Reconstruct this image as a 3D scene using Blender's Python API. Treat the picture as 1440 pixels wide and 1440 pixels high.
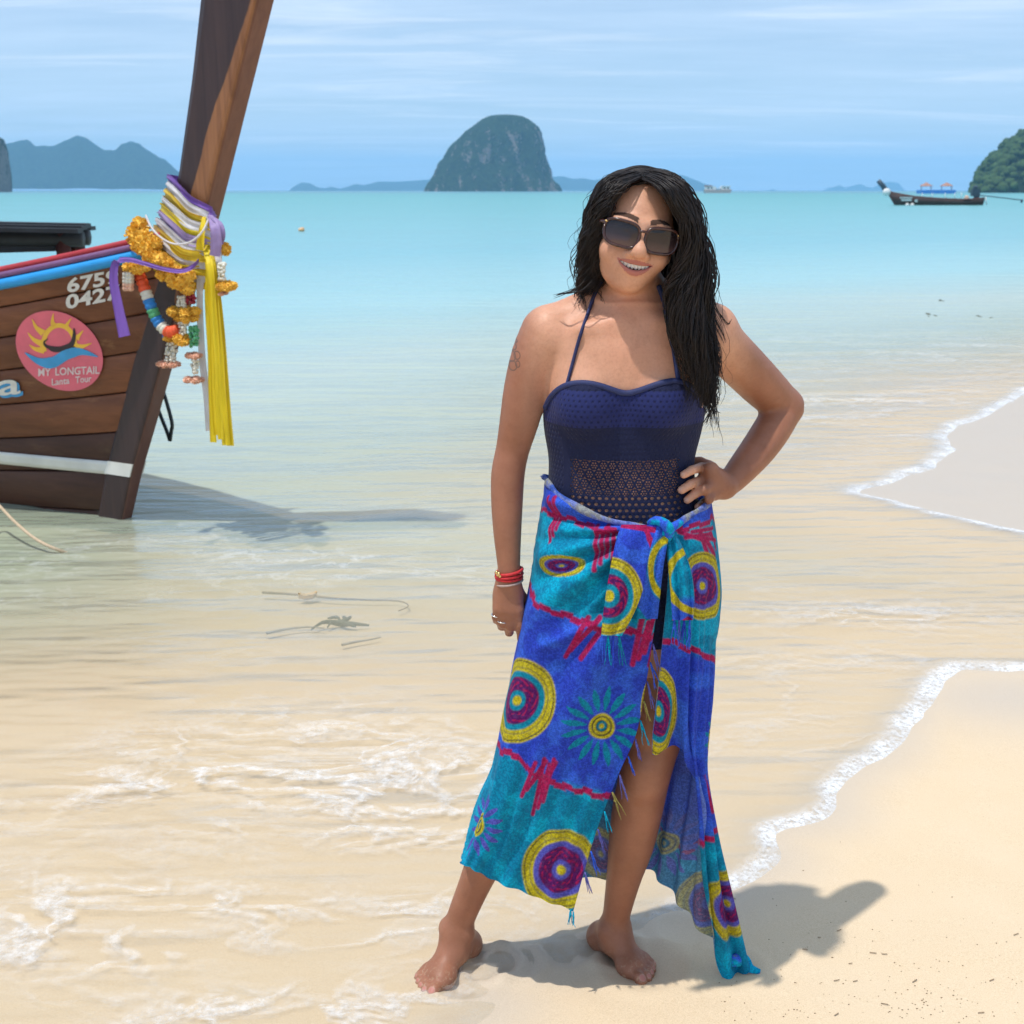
import bpy, bmesh, math, random
import numpy as np
from mathutils import Vector, Matrix
from mathutils.bvhtree import BVHTree
for o in list(bpy.data.objects): bpy.data.objects.remove(o)
random.seed(7); RNG = np.random.default_rng(11)
scene = bpy.context.scene; col = scene.collection
# ------------------------------------------------------------------ camera, sky, sun, exposure
CAMZ = 1.53; FPX = 1800.0
TH = math.atan((720-268)/FPX)
cam = bpy.data.cameras.new('camera'); camo = bpy.data.objects.new('camera', cam); col.objects.link(camo)
camo.location = (0, 0, CAMZ); camo.rotation_euler = (math.pi/2-TH, 0, 0)
cam.sensor_width = 36; cam.lens = 36*FPX/1440; cam.clip_end = 60000; cam.clip_start = 0.05
cam.dof.use_dof = True; cam.dof.focus_distance = 2.25; cam.dof.aperture_fstop = 11.0
scene.camera = camo
SUN = Vector((-0.260, -0.188, 1.0)).normalized()           # towards the sun
SUN_EL = math.asin(SUN.z); SUN_AZ = math.atan2(SUN.x, SUN.y)
world = bpy.data.worlds.new('World'); scene.world = world; world.use_nodes = True
sl = bpy.data.lights.new('sun', 'SUN'); sl.energy = 3.1; sl.angle = math.radians(1.0); sl.color = (1, .955, .89)
so = bpy.data.objects.new('sun', sl); col.objects.link(so)
so.rotation_euler = SUN.to_track_quat('Z', 'Y').to_euler(); so.location = (-3, -3, 12)
scene.view_settings.view_transform = 'Standard'; scene.view_settings.look = 'None'
scene.view_settings.exposure = 0.19; scene.view_settings.gamma = 1
scene.cycles.use_denoising = True
scene.cycles.max_bounces = 6; scene.cycles.adaptive_threshold = .02; scene.cycles.transparent_max_bounces = 24; scene.cycles.volume_bounces = 2
scene.cycles.caustics_reflective = False; scene.cycles.caustics_refractive = False
scene.cycles.sample_clamp_indirect = 6

# ------------------------------------------------------------------ node helper
def nd(nt, typ, ins=None, out=0, **props):
    n = nt.nodes.new('ShaderNode'+typ)
    for k, v in props.items(): setattr(n, k, v)
    for k, v in (ins or {}).items():
        s = n.inputs[k]
        if isinstance(v, bpy.types.NodeSocket): nt.links.new(v, s)
        else: s.default_value = v
    return n if out is None else n.outputs[out]
def ma(nt, op, a, b=None, c=None, clamp=False):
    ins = {0: a}
    if b is not None: ins[1] = b
    if c is not None: ins[2] = c
    return nd(nt, 'Math', ins, operation=op, use_clamp=clamp)
def ramp(nt, fac, stops, interp='LINEAR'):
    n = nt.nodes.new('ShaderNodeValToRGB'); n.color_ramp.interpolation = interp
    e = n.color_ramp.elements
    while len(e) < len(stops): e.new(0.5)
    for el, (p, c) in zip(e, stops):
        el.position = p
        el.color = (c, c, c, 1) if not hasattr(c, '__len__') else (*c[:3], 1)
    nt.links.new(fac, n.inputs[0]); return n.outputs[0]
def mixc(nt, fac, a, b, mode='MIX'):
    n = nt.nodes.new('ShaderNodeMix'); n.data_type = 'RGBA'; n.blend_type = mode
    for s, v in ((n.inputs[0], fac), (n.inputs[6], a), (n.inputs[7], b)):
        if isinstance(v, bpy.types.NodeSocket): nt.links.new(v, s)
        elif hasattr(v, '__len__'): s.default_value = (*v[:3], 1)
        else: s.default_value = v
    return n.outputs[2]
def mixs(nt, fac, a, b): return nd(nt, 'MixShader', {0: fac, 1: a, 2: b})
def noise(nt, vec, scale, detail=4, rough=.55, dist=0, out=0):
    ins = {'Scale': scale, 'Detail': detail, 'Roughness': rough, 'Distortion': dist}
    if vec is not None: ins['Vector'] = vec
    return nd(nt, 'TexNoise', ins, out=out)
def obco(nt): return nd(nt, 'TexCoord', out=None).outputs['Object']
def attr(nt, name, out='Fac'): return nd(nt, 'Attribute', out=None, attribute_name=name).outputs[out]
def vscale(nt, v, s, loc=(0, 0, 0), rot=(0, 0, 0)):
    return nd(nt, 'Mapping', {'Vector': v, 'Scale': s, 'Location': loc, 'Rotation': rot})
def bump(nt, h, strength=.3, dist=.01): return nd(nt, 'Bump', {'Height': h, 'Strength': strength, 'Distance': dist})
MATS = {}
def new_mat(name):
    m = bpy.data.materials.new(name); m.use_nodes = True; nt = m.node_tree; nt.nodes.clear()
    o = nt.nodes.new('ShaderNodeOutputMaterial'); MATS[name] = m
    return m, nt, o
def pbsdf(nt, o, colr, rough=.5, normal=None, **kw):
    p = nt.nodes.new('ShaderNodeBsdfPrincipled')
    def st(k, v):
        s = p.inputs[k]
        if isinstance(v, bpy.types.NodeSocket): nt.links.new(v, s)
        elif hasattr(v, '__len__') and len(v) == 3 and s.type == 'RGBA': s.default_value = (*v, 1)
        else: s.default_value = v
    st('Base Color', colr); st('Roughness', rough)
    if normal is not None: st('Normal', normal)
    for k, v in kw.items(): st(k.replace('_', ' '), v)
    if o is not None: nt.links.new(p.outputs[0], o.inputs[0])
    return p.outputs[0]
def plain(name, c, rough=.5, var=.25, scale=40, bmp=0.0, **kw):
    """simple painted / woven surface with mottled colour and fine relief"""
    m, nt, o = new_mat(name); v = obco(nt)
    n = noise(nt, v, scale, 5)
    f = ramp(nt, n, [(.25, 0), (.75, 1)])
    c1 = tuple(x*(1-var) for x in c); c2 = tuple(min(1, x*(1+var)) for x in c)
    nb = bump(nt, n, bmp, .004) if bmp else None
    pbsdf(nt, o, mixc(nt, f, c1, c2), rough, nb, **kw); return m

# ------------------------------------------------------------------ geometry helpers
FWD = np.array([0, math.cos(TH), -math.sin(TH)]); UP = np.array([0, math.sin(TH), math.cos(TH)]); CAM = np.array([0, 0, CAMZ])
def ray(u, v): return np.array([(u-720)/FPX, 0, 0]) + UP*((720-v)/FPX) + FWD
def P(u, v, y):
    d = ray(u, v); return CAM + d*(y/d[1])
def G(u, v, z=0.0):
    d = ray(u, v); return CAM + d*((z-CAMZ)/d[2])
def tag(o, label=None, cat=None, group=None, kind=None):
    for k, v in (('label', label), ('category', cat), ('group', group), ('kind', kind)):
        if v: o[k] = v
    return o
def empty(name, loc=(0, 0, 0), parent=None):
    o = bpy.data.objects.new(name, None); col.objects.link(o); o.location = loc; o.parent = parent; o.empty_display_size = .1
    return o
def mk(name, verts, faces, mat=None, parent=None, smooth=True, attrs=None, mats=None, mi=None):
    me = bpy.data.meshes.new(name)
    verts = np.asarray(verts, dtype=np.float32).reshape(-1, 3)
    if isinstance(faces, np.ndarray):
        nf, k = faces.shape
        me.vertices.add(len(verts)); me.vertices.foreach_set('co', verts.ravel())
        me.loops.add(nf*k); me.loops.foreach_set('vertex_index', faces.astype(np.int32).ravel())
        me.polygons.add(nf); me.polygons.foreach_set('loop_start', np.arange(nf, dtype=np.int32)*k)
        me.update(calc_edges=True)
    else:
        me.from_pydata(verts.tolist(), [], [list(map(int, f)) for f in faces]); me.update()
    if smooth: me.polygons.foreach_set('use_smooth', np.ones(len(me.polygons), dtype=bool))
    for k, a in (attrs or {}).items():
        a = np.asarray(a, dtype=np.float32)
        if a.ndim == 1:
            at = me.attributes.new(k, 'FLOAT', 'POINT'); at.data.foreach_set('value', a)
        elif a.shape[1] == 3:
            at = me.attributes.new(k, 'FLOAT_VECTOR', 'POINT'); at.data.foreach_set('vector', a.ravel())
        else:
            at = me.attributes.new(k, 'FLOAT_COLOR', 'POINT'); at.data.foreach_set('color', a.ravel())
    for mm in (mats or ([mat] if mat else [])): me.materials.append(MATS[mm] if isinstance(mm, str) else mm)
    if mi is not None: me.polygons.foreach_set('material_index', np.asarray(mi, dtype=np.int32))
    o = bpy.data.objects.new(name, me); col.objects.link(o)
    if parent is not None:
        o.parent = parent
        o.matrix_parent_inverse = Matrix.Translation(-Vector(parent.location)) if parent.parent is None else Matrix.Translation(-(Vector(parent.location)+Vector(parent.parent.location)))
        # children are built in world coordinates; parents are unrotated
        if parent.type == 'MESH': o.matrix_parent_inverse = Matrix.Identity(4)
    return o
def gridfaces(nu, nv, closed_u=False):
    i = np.arange(nu if closed_u else nu-1)[:, None]; j = np.arange(nv-1)[None, :]
    a = i*nv+j; b = ((i+1) % nu)*nv+j
    return np.stack([a, b, b+1, a+1], -1).reshape(-1, 4)
def smoothline(pts, n, closed=False):
    """Catmull-Rom (centripetal-free) resample of a polyline to n points"""
    p = np.asarray(pts, float); m = len(p)
    t = np.linspace(0, m-1, n) if not closed else np.linspace(0, m, n, endpoint=False)
    i = np.minimum(np.floor(t).astype(int), m-2 if not closed else m-1); f = (t-i)[:, None]
    g = (lambda k: p[np.clip(k, 0, m-1)]) if not closed else (lambda k: p[k % m])
    p0, p1, p2, p3 = g(i-1), g(i), g(i+1), g(i+2)
    return .5*((2*p1)+(-p0+p2)*f+(2*p0-5*p1+4*p2-p3)*f*f+(-p0+3*p1-3*p2+p3)*f**3)
def frames(pts):
    p = np.asarray(pts, float); t = np.gradient(p, axis=0); t /= np.linalg.norm(t, axis=1)[:, None]+1e-12
    n = np.zeros_like(p); ref = np.array([0, 0, 1.]) if abs(t[0][2]) < .9 else np.array([1., 0, 0])
    for i in range(len(p)):
        r = ref-t[i]*np.dot(ref, t[i]); r /= np.linalg.norm(r)+1e-12; n[i] = r; ref = r
    return t, n, np.cross(t, n)
def tube_geo(pts, rad, seg=8, flat=1.0, caps=True):
    p = np.asarray(pts, float); m = len(p); r = np.broadcast_to(np.asarray(rad, float), (m,))
    t, n, b = frames(p); a = np.linspace(0, 2*np.pi, seg, endpoint=False)
    v = p[:, None]+r[:, None, None]*(np.cos(a)[None, :, None]*n[:, None]+flat*np.sin(a)[None, :, None]*b[:, None])
    v = v.reshape(-1, 3); i = np.arange(m-1)[:, None]; j = np.arange(seg)[None, :]
    q = np.stack([i*seg+j, i*seg+(j+1) % seg, (i+1)*seg+(j+1) % seg, (i+1)*seg+j], -1).reshape(-1, 4)
    f = q.tolist()
    if caps: f += [list(range(seg))[::-1], [(m-1)*seg+k for k in range(seg)]]
    return v, f
def tube(name, pts, rad, mat, parent=None, seg=8, flat=1.0):
    v, f = tube_geo(pts, rad, seg, flat); return mk(name, v, f, mat, parent)
class MB:
    """collects primitive shapes into one mesh"""
    def __init__(s): s.v = []; s.f = []; s.n = 0; s.mi = []
    def add(s, v, f, mi=0):
        v = np.asarray(v, float).reshape(-1, 3); s.v.append(v)
        for q in (f.tolist() if isinstance(f, np.ndarray) else f): s.f.append([int(i)+s.n for i in q]); s.mi.append(mi)
        s.n += len(v)
    def tube(s, pts, rad, seg=8, flat=1.0, mi=0): s.add(*tube_geo(pts, rad, seg, flat), mi)
    def box(s, c, h, R=None, mi=0, bev=0.0):
        c = np.asarray(c, float); h = np.asarray(h, float)
        pts = np.array([[x, y, z] for x in (-1, 1) for y in (-1, 1) for z in (-1, 1)], float)*h
        if R is not None: pts = pts@np.asarray(R).T
        s.add(pts+c, [[0, 1, 3, 2], [4, 6, 7, 5], [0, 4, 5, 1], [2, 3, 7, 6], [0, 2, 6, 4], [1, 5, 7, 3]], mi)
    def sphere(s, c, r, nu=10, nv=8, mi=0, R=None):
        a = np.linspace(0, 2*np.pi, nu, endpoint=False); b = np.linspace(-np.pi/2, np.pi/2, nv)
        v = np.stack([np.cos(b)[None, :]*np.cos(a)[:, None], np.cos(b)[None, :]*np.sin(a)[:, None], np.broadcast_to(np.sin(b), (nu, nv))], -1).reshape(-1, 3)*np.asarray(r, float)
        if R is not None: v = v@np.asarray(R).T
        s.add(v+np.asarray(c, float), gridfaces(nu, nv, True), mi)
    def build(s, name, mat=None, parent=None, smooth=True, mats=None):
        return mk(name, np.concatenate(s.v), s.f, mat, parent, smooth, mats=mats, mi=s.mi if mats else None)
# value noise on numpy arrays
_perm = RNG.random((64, 64, 64)).astype(np.float32)
def vnoise(p, scale=1.0):
    p = np.asarray(p, float)*scale; i = np.floor(p).astype(int); f = p-i; f = f*f*(3-2*f); i &= 63; j = (i+1) & 63
    def g(a, b, c): return _perm[(i if not a else j)[..., 0], (i if not b else j)[..., 1], (i if not c else j)[..., 2]]
    x, y, z = f[..., 0], f[..., 1], f[..., 2]
    return ((g(0,0,0)*(1-x)+g(1,0,0)*x)*(1-y)+(g(0,1,0)*(1-x)+g(1,1,0)*x)*y)*(1-z)+((g(0,0,1)*(1-x)+g(1,0,1)*x)*(1-y)+(g(0,1,1)*(1-x)+g(1,1,1)*x)*y)*z
def fnoise(p, scale=1.0, oct=4, gain=.5):
    s = 0; a = 1; t = 0
    for k in range(oct): s = s+a*(vnoise(p, scale*2**k)+0)*1.0; t += a; a *= gain
    return s/t*2-1
def sstep(a, b, x): t = np.clip((x-a)/(b-a), 0, 1); return t*t*(3-2*t)

# ------------------------------------------------------------------ sky
wt = world.node_tree; wt.nodes.clear()
wo = wt.nodes.new('ShaderNodeOutputWorld'); bg = wt.nodes.new('ShaderNodeBackground')
sky = wt.nodes.new('ShaderNodeTexSky'); sky.sky_type = 'NISHITA'; sky.sun_disc = False
sky.sun_elevation = SUN_EL; sky.sun_rotation = SUN_AZ; sky.air_density = 1.0; sky.dust_density = 0.5; sky.ozone_density = 4.0; sky.altitude = 0
dirv = nd(wt, 'TexCoord', out=None).outputs['Generated']
sx = nd(wt, 'SeparateXYZ', {0: dirv}, out=None)
zc = ma(wt, 'ADD', ma(wt, 'ABSOLUTE', sx.outputs[2]), .07)
pv = nd(wt, 'CombineXYZ', {0: ma(wt, 'DIVIDE', sx.outputs[0], zc), 1: ma(wt, 'DIVIDE', sx.outputs[1], zc), 2: 0.0})
c1 = noise(wt, vscale(wt, pv, (.22, .62, 1), (3.1, .4, 0), (0, 0, .12)), 1.6, 8, .62, 1.1)
c2 = noise(wt, vscale(wt, pv, (.5, 1.4, 1), (1.0, 2.0, 0)), 1.3, 6, .6, .4)
cl = ma(wt, 'MULTIPLY', ramp(wt, c1, [(.22, .42), (.80, 1)]), ramp(wt, c2, [(.3, .62), (.7, 1)]))
cl = ma(wt, 'MULTIPLY', cl, .88)
skc = mixc(wt, 1.0, sky.outputs[0], (.92, .98, 1.06), 'MULTIPLY')
skyc = mixc(wt, cl, skc, (6.9, 8.1, 9.6))
wsp = ma(wt, 'MULTIPLY', ramp(wt, noise(wt, vscale(wt, pv, (.30, 1.1, 1), (7.3, 2.4, 0), (0, 0, .1)), 1.5, 8, .66, .9), [(.52, 0), (.80, 1)]), .75)
skyc = mixc(wt, wsp, skyc, (9.6, 9.8, 10.2))
wt.links.new(skyc, bg.inputs[0]); bg.inputs[1].default_value = 0.105
wt.links.new(bg.outputs[0], wo.inputs[0])
# ------------------------------------------------------------------ shoreline
SHPX = [(1440, 548), (1405, 570), (1372, 588), (1340, 600), (1325, 612), (1330, 632), (1302, 655), (1272, 667), (1236, 680), (1204, 692),
        (1245, 705), (1290, 717), (1360, 733), (1440, 750), (1620, 790), (1900, 832), (1760, 905), (1560, 927), (1440, 936), (1385, 937), (1332, 941), (1292, 985),
        (1264, 1030), (1226, 1058), (1162, 1100), (1150, 1134), (1134, 1147), (1086, 1160), (1071, 1176), (1078, 1204), (1060, 1224),
        (1030, 1240), (975, 1262), (930, 1284), (880, 1300), (800, 1330), (735, 1350), (692, 1364), (660, 1388), (672, 1412), (648, 1440), (640, 1475)]
sh = np.array([G(u, v)[:2] for u, v in SHPX])
sh = smoothline(sh, 330)
k = fnoise(np.c_[sh*6, np.zeros(len(sh))], 1.0, 3)[:, None]*.018*np.clip(np.linalg.norm(sh, axis=1)/2.5, .4, 2)[:, None]
tt = np.gradient(sh, axis=0); tt /= np.linalg.norm(tt, axis=1)[:, None]; nn = np.c_[-tt[:, 1], tt[:, 0]]
sh = sh+nn*k
LAND = np.concatenate([[(900, 120), (60, 42), (14, 17)], sh, [(-.55, 1.6), (-1.5, .4), (-4, -1.5), (-12, -6), (-60, -40), (-900, -300), (-900, -3000), (3000, -3000), (3000, 120)]])
def shore_dist(xy):
    """signed distance to the water's edge, positive in the water"""
    xy = np.asarray(xy, float); out = np.full(len(xy), 1e9); inside = np.zeros(len(xy), bool)
    A = LAND; B = np.roll(LAND, -1, axis=0)
    for (ax, ay), (bx, by) in zip(A, B):
        dx, dy = bx-ax, by-ay; px, py = xy[:, 0]-ax, xy[:, 1]-ay
        t = np.clip((px*dx+py*dy)/(dx*dx+dy*dy+1e-12), 0, 1)
        out = np.minimum(out, (px-t*dx)**2+(py-t*dy)**2)
        if ay != by:
            c = (ay > xy[:, 1]) != (by > xy[:, 1])
            inside ^= c & (xy[:, 0] < (bx-ax)*(xy[:, 1]-ay)/(by-ay)+ax)
    d = np.sqrt(out); return np.where(inside, -d, d)
def sand_z(s, xy):
    z = np.where(s > 0, -.034*np.minimum(s, 4)-.05*np.clip(s-4, 0, 60)-.0008*np.clip(s-64, 0, 20000), .016*np.minimum(-s, 6)+.03*np.clip(-s-6, 0, 40))
    p = np.c_[xy, np.zeros(len(xy))]
    return z+.006*fnoise(p, 3.0, 3)*sstep(.4, -.5, s)+.02*fnoise(p+9, .7, 2)*sstep(-.3, -2, s)
def polar(a0, a1, na, radii):
    a = np.radians(np.linspace(a0, a1, na)); r = np.asarray(radii)
    x = np.sin(a)[:, None]*r[None]; y = np.cos(a)[:, None]*r[None]
    return np.stack([x, y], -1).reshape(-1, 2), gridfaces(na, len(r))
rn = np.exp(np.arange(math.log(1.0), math.log(11), .0055)); rf = np.exp(np.arange(math.log(11.05), math.log(26000), .02))
R_ALL = np.concatenate([rn, rf])
xy1, f1 = polar(-42, 42, 340, R_ALL)
rc = np.exp(np.arange(math.log(.05), math.log(26000), .09)); xy2, f2 = polar(42, 318, 120, np.concatenate([rc, [26000]]))
xy3, f3 = polar(-42, 42, 30, np.linspace(.05, 1.0, 12))
XY = np.concatenate([xy1, xy2, xy3]); FF = np.concatenate([f1, f2+len(xy1), f3+len(xy1)+len(xy2)])
S = shore_dist(XY)
# feet and cloth press into the sand
SZ = sand_z(S, XY)
def dent(c, r, d, rim):
    q = np.hypot(XY[:, 0]-c[0], (XY[:, 1]-c[1]))/r
    return -d*np.exp(-q**2*1.6)+rim*np.exp(-((q-1.25)/.25)**2)
for (u, v, r, d, rim) in ((905, 1362, .075, .012, .006), (855, 1336, .055, .010, .006), (690, 1358, .05, .010, .014), (725, 1356, .05, .0, .010), (655, 1378, .06, .012, .006), (1025, 1366, .06, .004, .004), (960, 1310, .05, .006, .005), (800, 1340, .05, .007, .006)):
    c = G(u, v); SZ = SZ+dent(c, r, d, rim)*(.6+.8*vnoise(np.c_[XY*9, np.zeros(len(XY))]))
wet = sstep(-.22, .02, S)                                   # wet band at the water's edge
spit = sstep(4.4, 5.2, XY[:, 1])*(XY[:, 0] > 0)
wetv = np.clip(np.maximum(wet*.75, spit*sstep(-4, -.3, S)), 0, 1)
lobe = (S < 0)*np.exp(-(np.hypot(XY[:, 0]-1.55, (XY[:, 1]-3.72)*1.5)/.42)**2)
wetv = np.maximum(wetv, lobe*.8)*np.where(S > 0, 1-.65*sstep(.0, .15, S), 1)
m, nt, o = new_mat('sand'); v = obco(nt); w = attr(nt, 'wet')
g1 = noise(nt, v, 420, 3, .7); g2 = noise(nt, v, 5, 5, .6); g3 = noise(nt, v, 55, 4, .6)
dry = mixc(nt, ramp(nt, g1, [(.3, 0), (.7, 1)]), (.56, .425, .265), (.76, .605, .42))
dry = mixc(nt, ramp(nt, g2, [(.3, .0), (.8, .55)]), dry, (.68, .55, .39))
spk = ramp(nt, noise(nt, v, 210, 2, .5), [(.24, 1), (.275, 0)])
dry = mixc(nt, ma(nt, 'MULTIPLY', spk, .35), dry, (.25, .19, .12))
wcol = mixc(nt, ramp(nt, g1, [(.3, 0), (.7, 1)]), (.47, .405, .33), (.56, .485, .40))
nb = bump(nt, ma(nt, 'ADD', ma(nt, 'MULTIPLY', g1, .25), ma(nt, 'ADD', ma(nt, 'MULTIPLY', g3, .5), ma(nt, 'MULTIPLY', noise(nt, v, 16, 3), .6))), .35, .006)
dsh = pbsdf(nt, None, dry, .85, nb, Specular_IOR_Level=.15)
wsh = pbsdf(nt, None, wcol, .38, bump(nt, g3, .08, .002), Specular_IOR_Level=.22)
nt.links.new(mixs(nt, w, dsh, wsh), o.inputs[0])
beach = tag(mk('beach_sand', np.c_[XY, SZ], FF, 'sand', attrs={'wet': wetv}), kind='structure')

# ------------------------------------------------------------------ sea
def water_z(s): return np.where(s > 0, .005-.018*np.minimum(s, 3.2), .005+.12*s)
SEA = .005-.018*3.2
WZ = water_z(S); depth = WZ-SZ
wamp = np.clip(depth*.2, 0, .005)*sstep(0, .25, S)
pw = np.c_[XY, np.zeros(len(XY))]
dist = np.hypot(XY[:, 0], XY[:, 1])
lod = np.clip(6/np.maximum(dist, .1), 0, 1)
rip = fnoise(np.c_[XY[:, 0]*1.6+.5*XY[:, 1], XY[:, 1]*5.5, np.zeros(len(XY))], 1.0, 3)
big = fnoise(np.c_[XY[:, 0]*.25, XY[:, 1]*1.1, np.zeros(len(XY))+3], 1.0, 3)
WZ = WZ+wamp*(1-abs(rip)*2.2)*lod+sstep(3, 14, S)*.028*big*np.clip(1.6-dist/80, 0, 1)
lip = np.exp(-((S-.022*np.clip(dist/2.6, .7, 2.2))/(.016*np.clip(dist/2.6, .7, 2.5)))**2)*(.0015+.005*vnoise(np.c_[XY*14, np.zeros(len(XY))]))*sstep(26, 8, dist)
WZ = WZ+lip*(.15+.85*sstep(.22, .5, XY[:, 0]))
keep = S > -.06*np.clip(dist/2, 1, 400)
fk = keep[FF].any(axis=1); Fw = FF[fk]
idx = np.unique(Fw); mp = np.full(len(XY), -1); mp[idx] = np.arange(len(idx)); Fw = mp[Fw]
m, nt, o = new_mat('sea_water'); v = obco(nt)
s_ = attr(nt, 'shore'); fo = attr(nt, 'foamy'); ds = attr(nt, 'range'); bo = attr(nt, 'turbid')
n_far = noise(nt, vscale(nt, v, (.022, .11, 1)), 1.0, 3, .6)
n_mid = noise(nt, vscale(nt, v, (.9, 3.6, 1)), 1.0, 4, .6, .5)
n_rip = noise(nt, vscale(nt, v, (5, 16, 1)), 1.0, 3, .6, .6)
# how far one sees into it: clear at the edge, milky turquoise further out
sn = ma(nt, 'ADD', s_, ma(nt, 'MULTIPLY', ma(nt, 'SUBTRACT', n_mid, .5), ma(nt, 'MULTIPLY', s_, .22)))
lg = ma(nt, 'LOGARITHM', ma(nt, 'ADD', sn, .3), 10.0)              # log10 of metres from the edge
lg = ma(nt, 'DIVIDE', ma(nt, 'ADD', lg, .55), 4.0)
body = ramp(nt, lg, [(.12, (.66, .55, .37)), (.27, (.53, .60, .49)), (.335, (.50, .58, .50)), (.40, (.34, .55, .55)), (.48, (.20, .43, .47)), (.62, (.135, .38, .39)), (.80, (.080, .33, .315)), (.93, (.07, .22, .25))])
turb = ramp(nt, lg, [(.10, .03), (.24, .46), (.32, .82), (.40, .95), (.47, 1.0)])
turb = ma(nt, 'MAXIMUM', turb, bo)
body = mixc(nt, ma(nt, 'MULTIPLY', bo, .75), body, (.25, .30, .17))
body = mixc(nt, ma(nt, 'MULTIPLY', ramp(nt, n_far, [(.35, 0), (.7, 1)]), .22), body, (.16, .47, .50))
hh = ma(nt, 'ADD', ma(nt, 'MULTIPLY', n_mid, .9), ma(nt, 'MULTIPLY', n_rip, .22))
nb = bump(nt, hh, .17, .04)
# far ripples
nfar2 = noise(nt, vscale(nt, v, (.35, 1.3, 1)), 1.0, 4, .65)
nb2 = nd(nt, 'Bump', {'Height': nfar2, 'Strength': .45, 'Distance': .4, 'Normal': nb})
dif = nd(nt, 'BsdfDiffuse', {'Color': body})
trn = nd(nt, 'BsdfTransparent', {'Color': (.99, .985, .955, 1)})
base = mixs(nt, turb, trn, dif)
fr = nd(nt, 'Fresnel', {'IOR': 1.33, 'Normal': nb2})
glo = nd(nt, 'BsdfGlossy', {'Color': (.9, .95, 1, 1), 'Roughness': .22, 'Normal': nb2})
fr = ma(nt, 'MINIMUM', ma(nt, 'MULTIPLY', fr, ma(nt, 'ADD', .50, ma(nt, 'MULTIPLY', turb, .30))), .38)
surf = mixs(nt, fr, base, glo)
# foam: lace of broken wash + bright bead at the very edge
wv = nd(nt, 'VectorMath', {0: vscale(nt, v, (1.7, 2.5, 1)), 1: vscale(nt, noise(nt, vscale(nt, v, (1.4, 2.6, 1)), 1.3, 3, .6, out=1), (.9, .9, 0))}, operation='ADD')
rid = ma(nt, 'ABSOLUTE', ma(nt, 'SUBTRACT', noise(nt, wv, 1.5, 4, .60, .3), .5))
lace = ramp(nt, rid, [(.0, .9), (.022, .55), (.055, 0)])
clump = ramp(nt, noise(nt, vscale(nt, v, (.8, 1.7, 1), (4, 2, 0)), 1.0, 4, .6), [(.40, 0), (.62, 1)])
fine = ramp(nt, noise(nt, v, 46, 4, .7), [(.30, .15), (.62, 1)])
streak = ramp(nt, ma(nt, 'ABSOLUTE', ma(nt, 'SUBTRACT', noise(nt, vscale(nt, v, (1.1, 6.5, 1), (9, 1, 0)), 1.0, 3, .6, .5), .5)), [(0, 1), (.022, .7), (.05, 0)])
blob = ramp(nt, noise(nt, wv, 1.15, 4, .66, .2), [(.64, 0), (.78, .45)])
fm = ma(nt, 'MAXIMUM', ma(nt, 'MULTIPLY', lace, ma(nt, 'MULTIPLY', clump, .9)), ma(nt, 'MULTIPLY', streak, ma(nt, 'MULTIPLY', clump, .38)))
fm = ma(nt, 'MAXIMUM', fm, blob)
fm = ma(nt, 'MULTIPLY', ma(nt, 'MULTIPLY', fm, fine), ma(nt, 'MULTIPLY', fo, .80))
edge = attr(nt, 'edge')
efine = ramp(nt, noise(nt, v, 70, 4, .7), [(.32, .15), (.58, 1)])
ejit = ramp(nt, noise(nt, vscale(nt, v, (7, 7, 1)), 1.0, 4, .6), [(.3, .25), (.62, 1.0)])
fm = ma(nt, 'MAXIMUM', fm, ma(nt, 'MULTIPLY', ma(nt, 'MULTIPLY', edge, efine), ejit), clamp=True)
foam = nd(nt, 'BsdfDiffuse', {'Color': (.84, .86, .88, 1), 'Normal': bump(nt, fine, .5, .006)})
nt.links.new(mixs(nt, fm, surf, foam), o.inputs[0])
x, y = XY[:, 0], XY[:, 1]
# where broken wash lies on the water
def blobm(u, v, ru, rv, z=0):
    c = G(u, v); return np.exp(-(((x-c[0])/ru)**2+((y-c[1])/rv)**2))
foamy = .95*blobm(230, 1220, .75, .55)+.9*blobm(420, 1090, .6, .5)+.8*blobm(150, 1400, .5, .3)+.6*blobm(600, 1180, .5, .5)+.7*blobm(420, 1330, .4, .25)
foamy += .45*blobm(1150, 600, 1.2, 1.2)+.8*blobm(1330, 560, 1.6, 1.3)+.75*blobm(1400, 490, 3.0, 1.6)+.4*blobm(1120, 900, .7, .6)+.4*blobm(1080, 1050, .5, .6)+.4*blobm(380, 745, 1.2, .5)+.35*blobm(600, 790, .9, .5)+.35*blobm(150, 790, 1.0, .6)+.4*blobm(1300, 860, .6, .5)+.25*blobm(300, 950, .8, .6)
edge = np.exp(-np.clip(S/(.018*np.clip(dist/2.7, .6, 2.6)), 0, 9)**1.5)*(.10+.90*sstep(.22, .50, x))*sstep(40, 14, dist)
turbid = np.clip(.75*np.exp(-(((x+2.6)/1.15)**2+((y-5.75)/.85)**2))+.4*np.exp(-(((x+2.0)/1.3)**2+((y-4.7)/.8)**2)), 0, 1)
S_c = np.where(dist < 60, np.minimum(S, np.maximum(.15, (y-3.3)*.95)), S)
A = {'shore': np.clip(S_c, 0, 1e5)[idx], 'foamy': np.clip(foamy, 0, 1)[idx], 'range': dist[idx], 'edge': edge[idx], 'turbid': turbid[idx]}
sea = tag(mk('sea_water', np.c_[XY, WZ][idx], Fw, 'sea_water', attrs=A), kind='structure')

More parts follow.
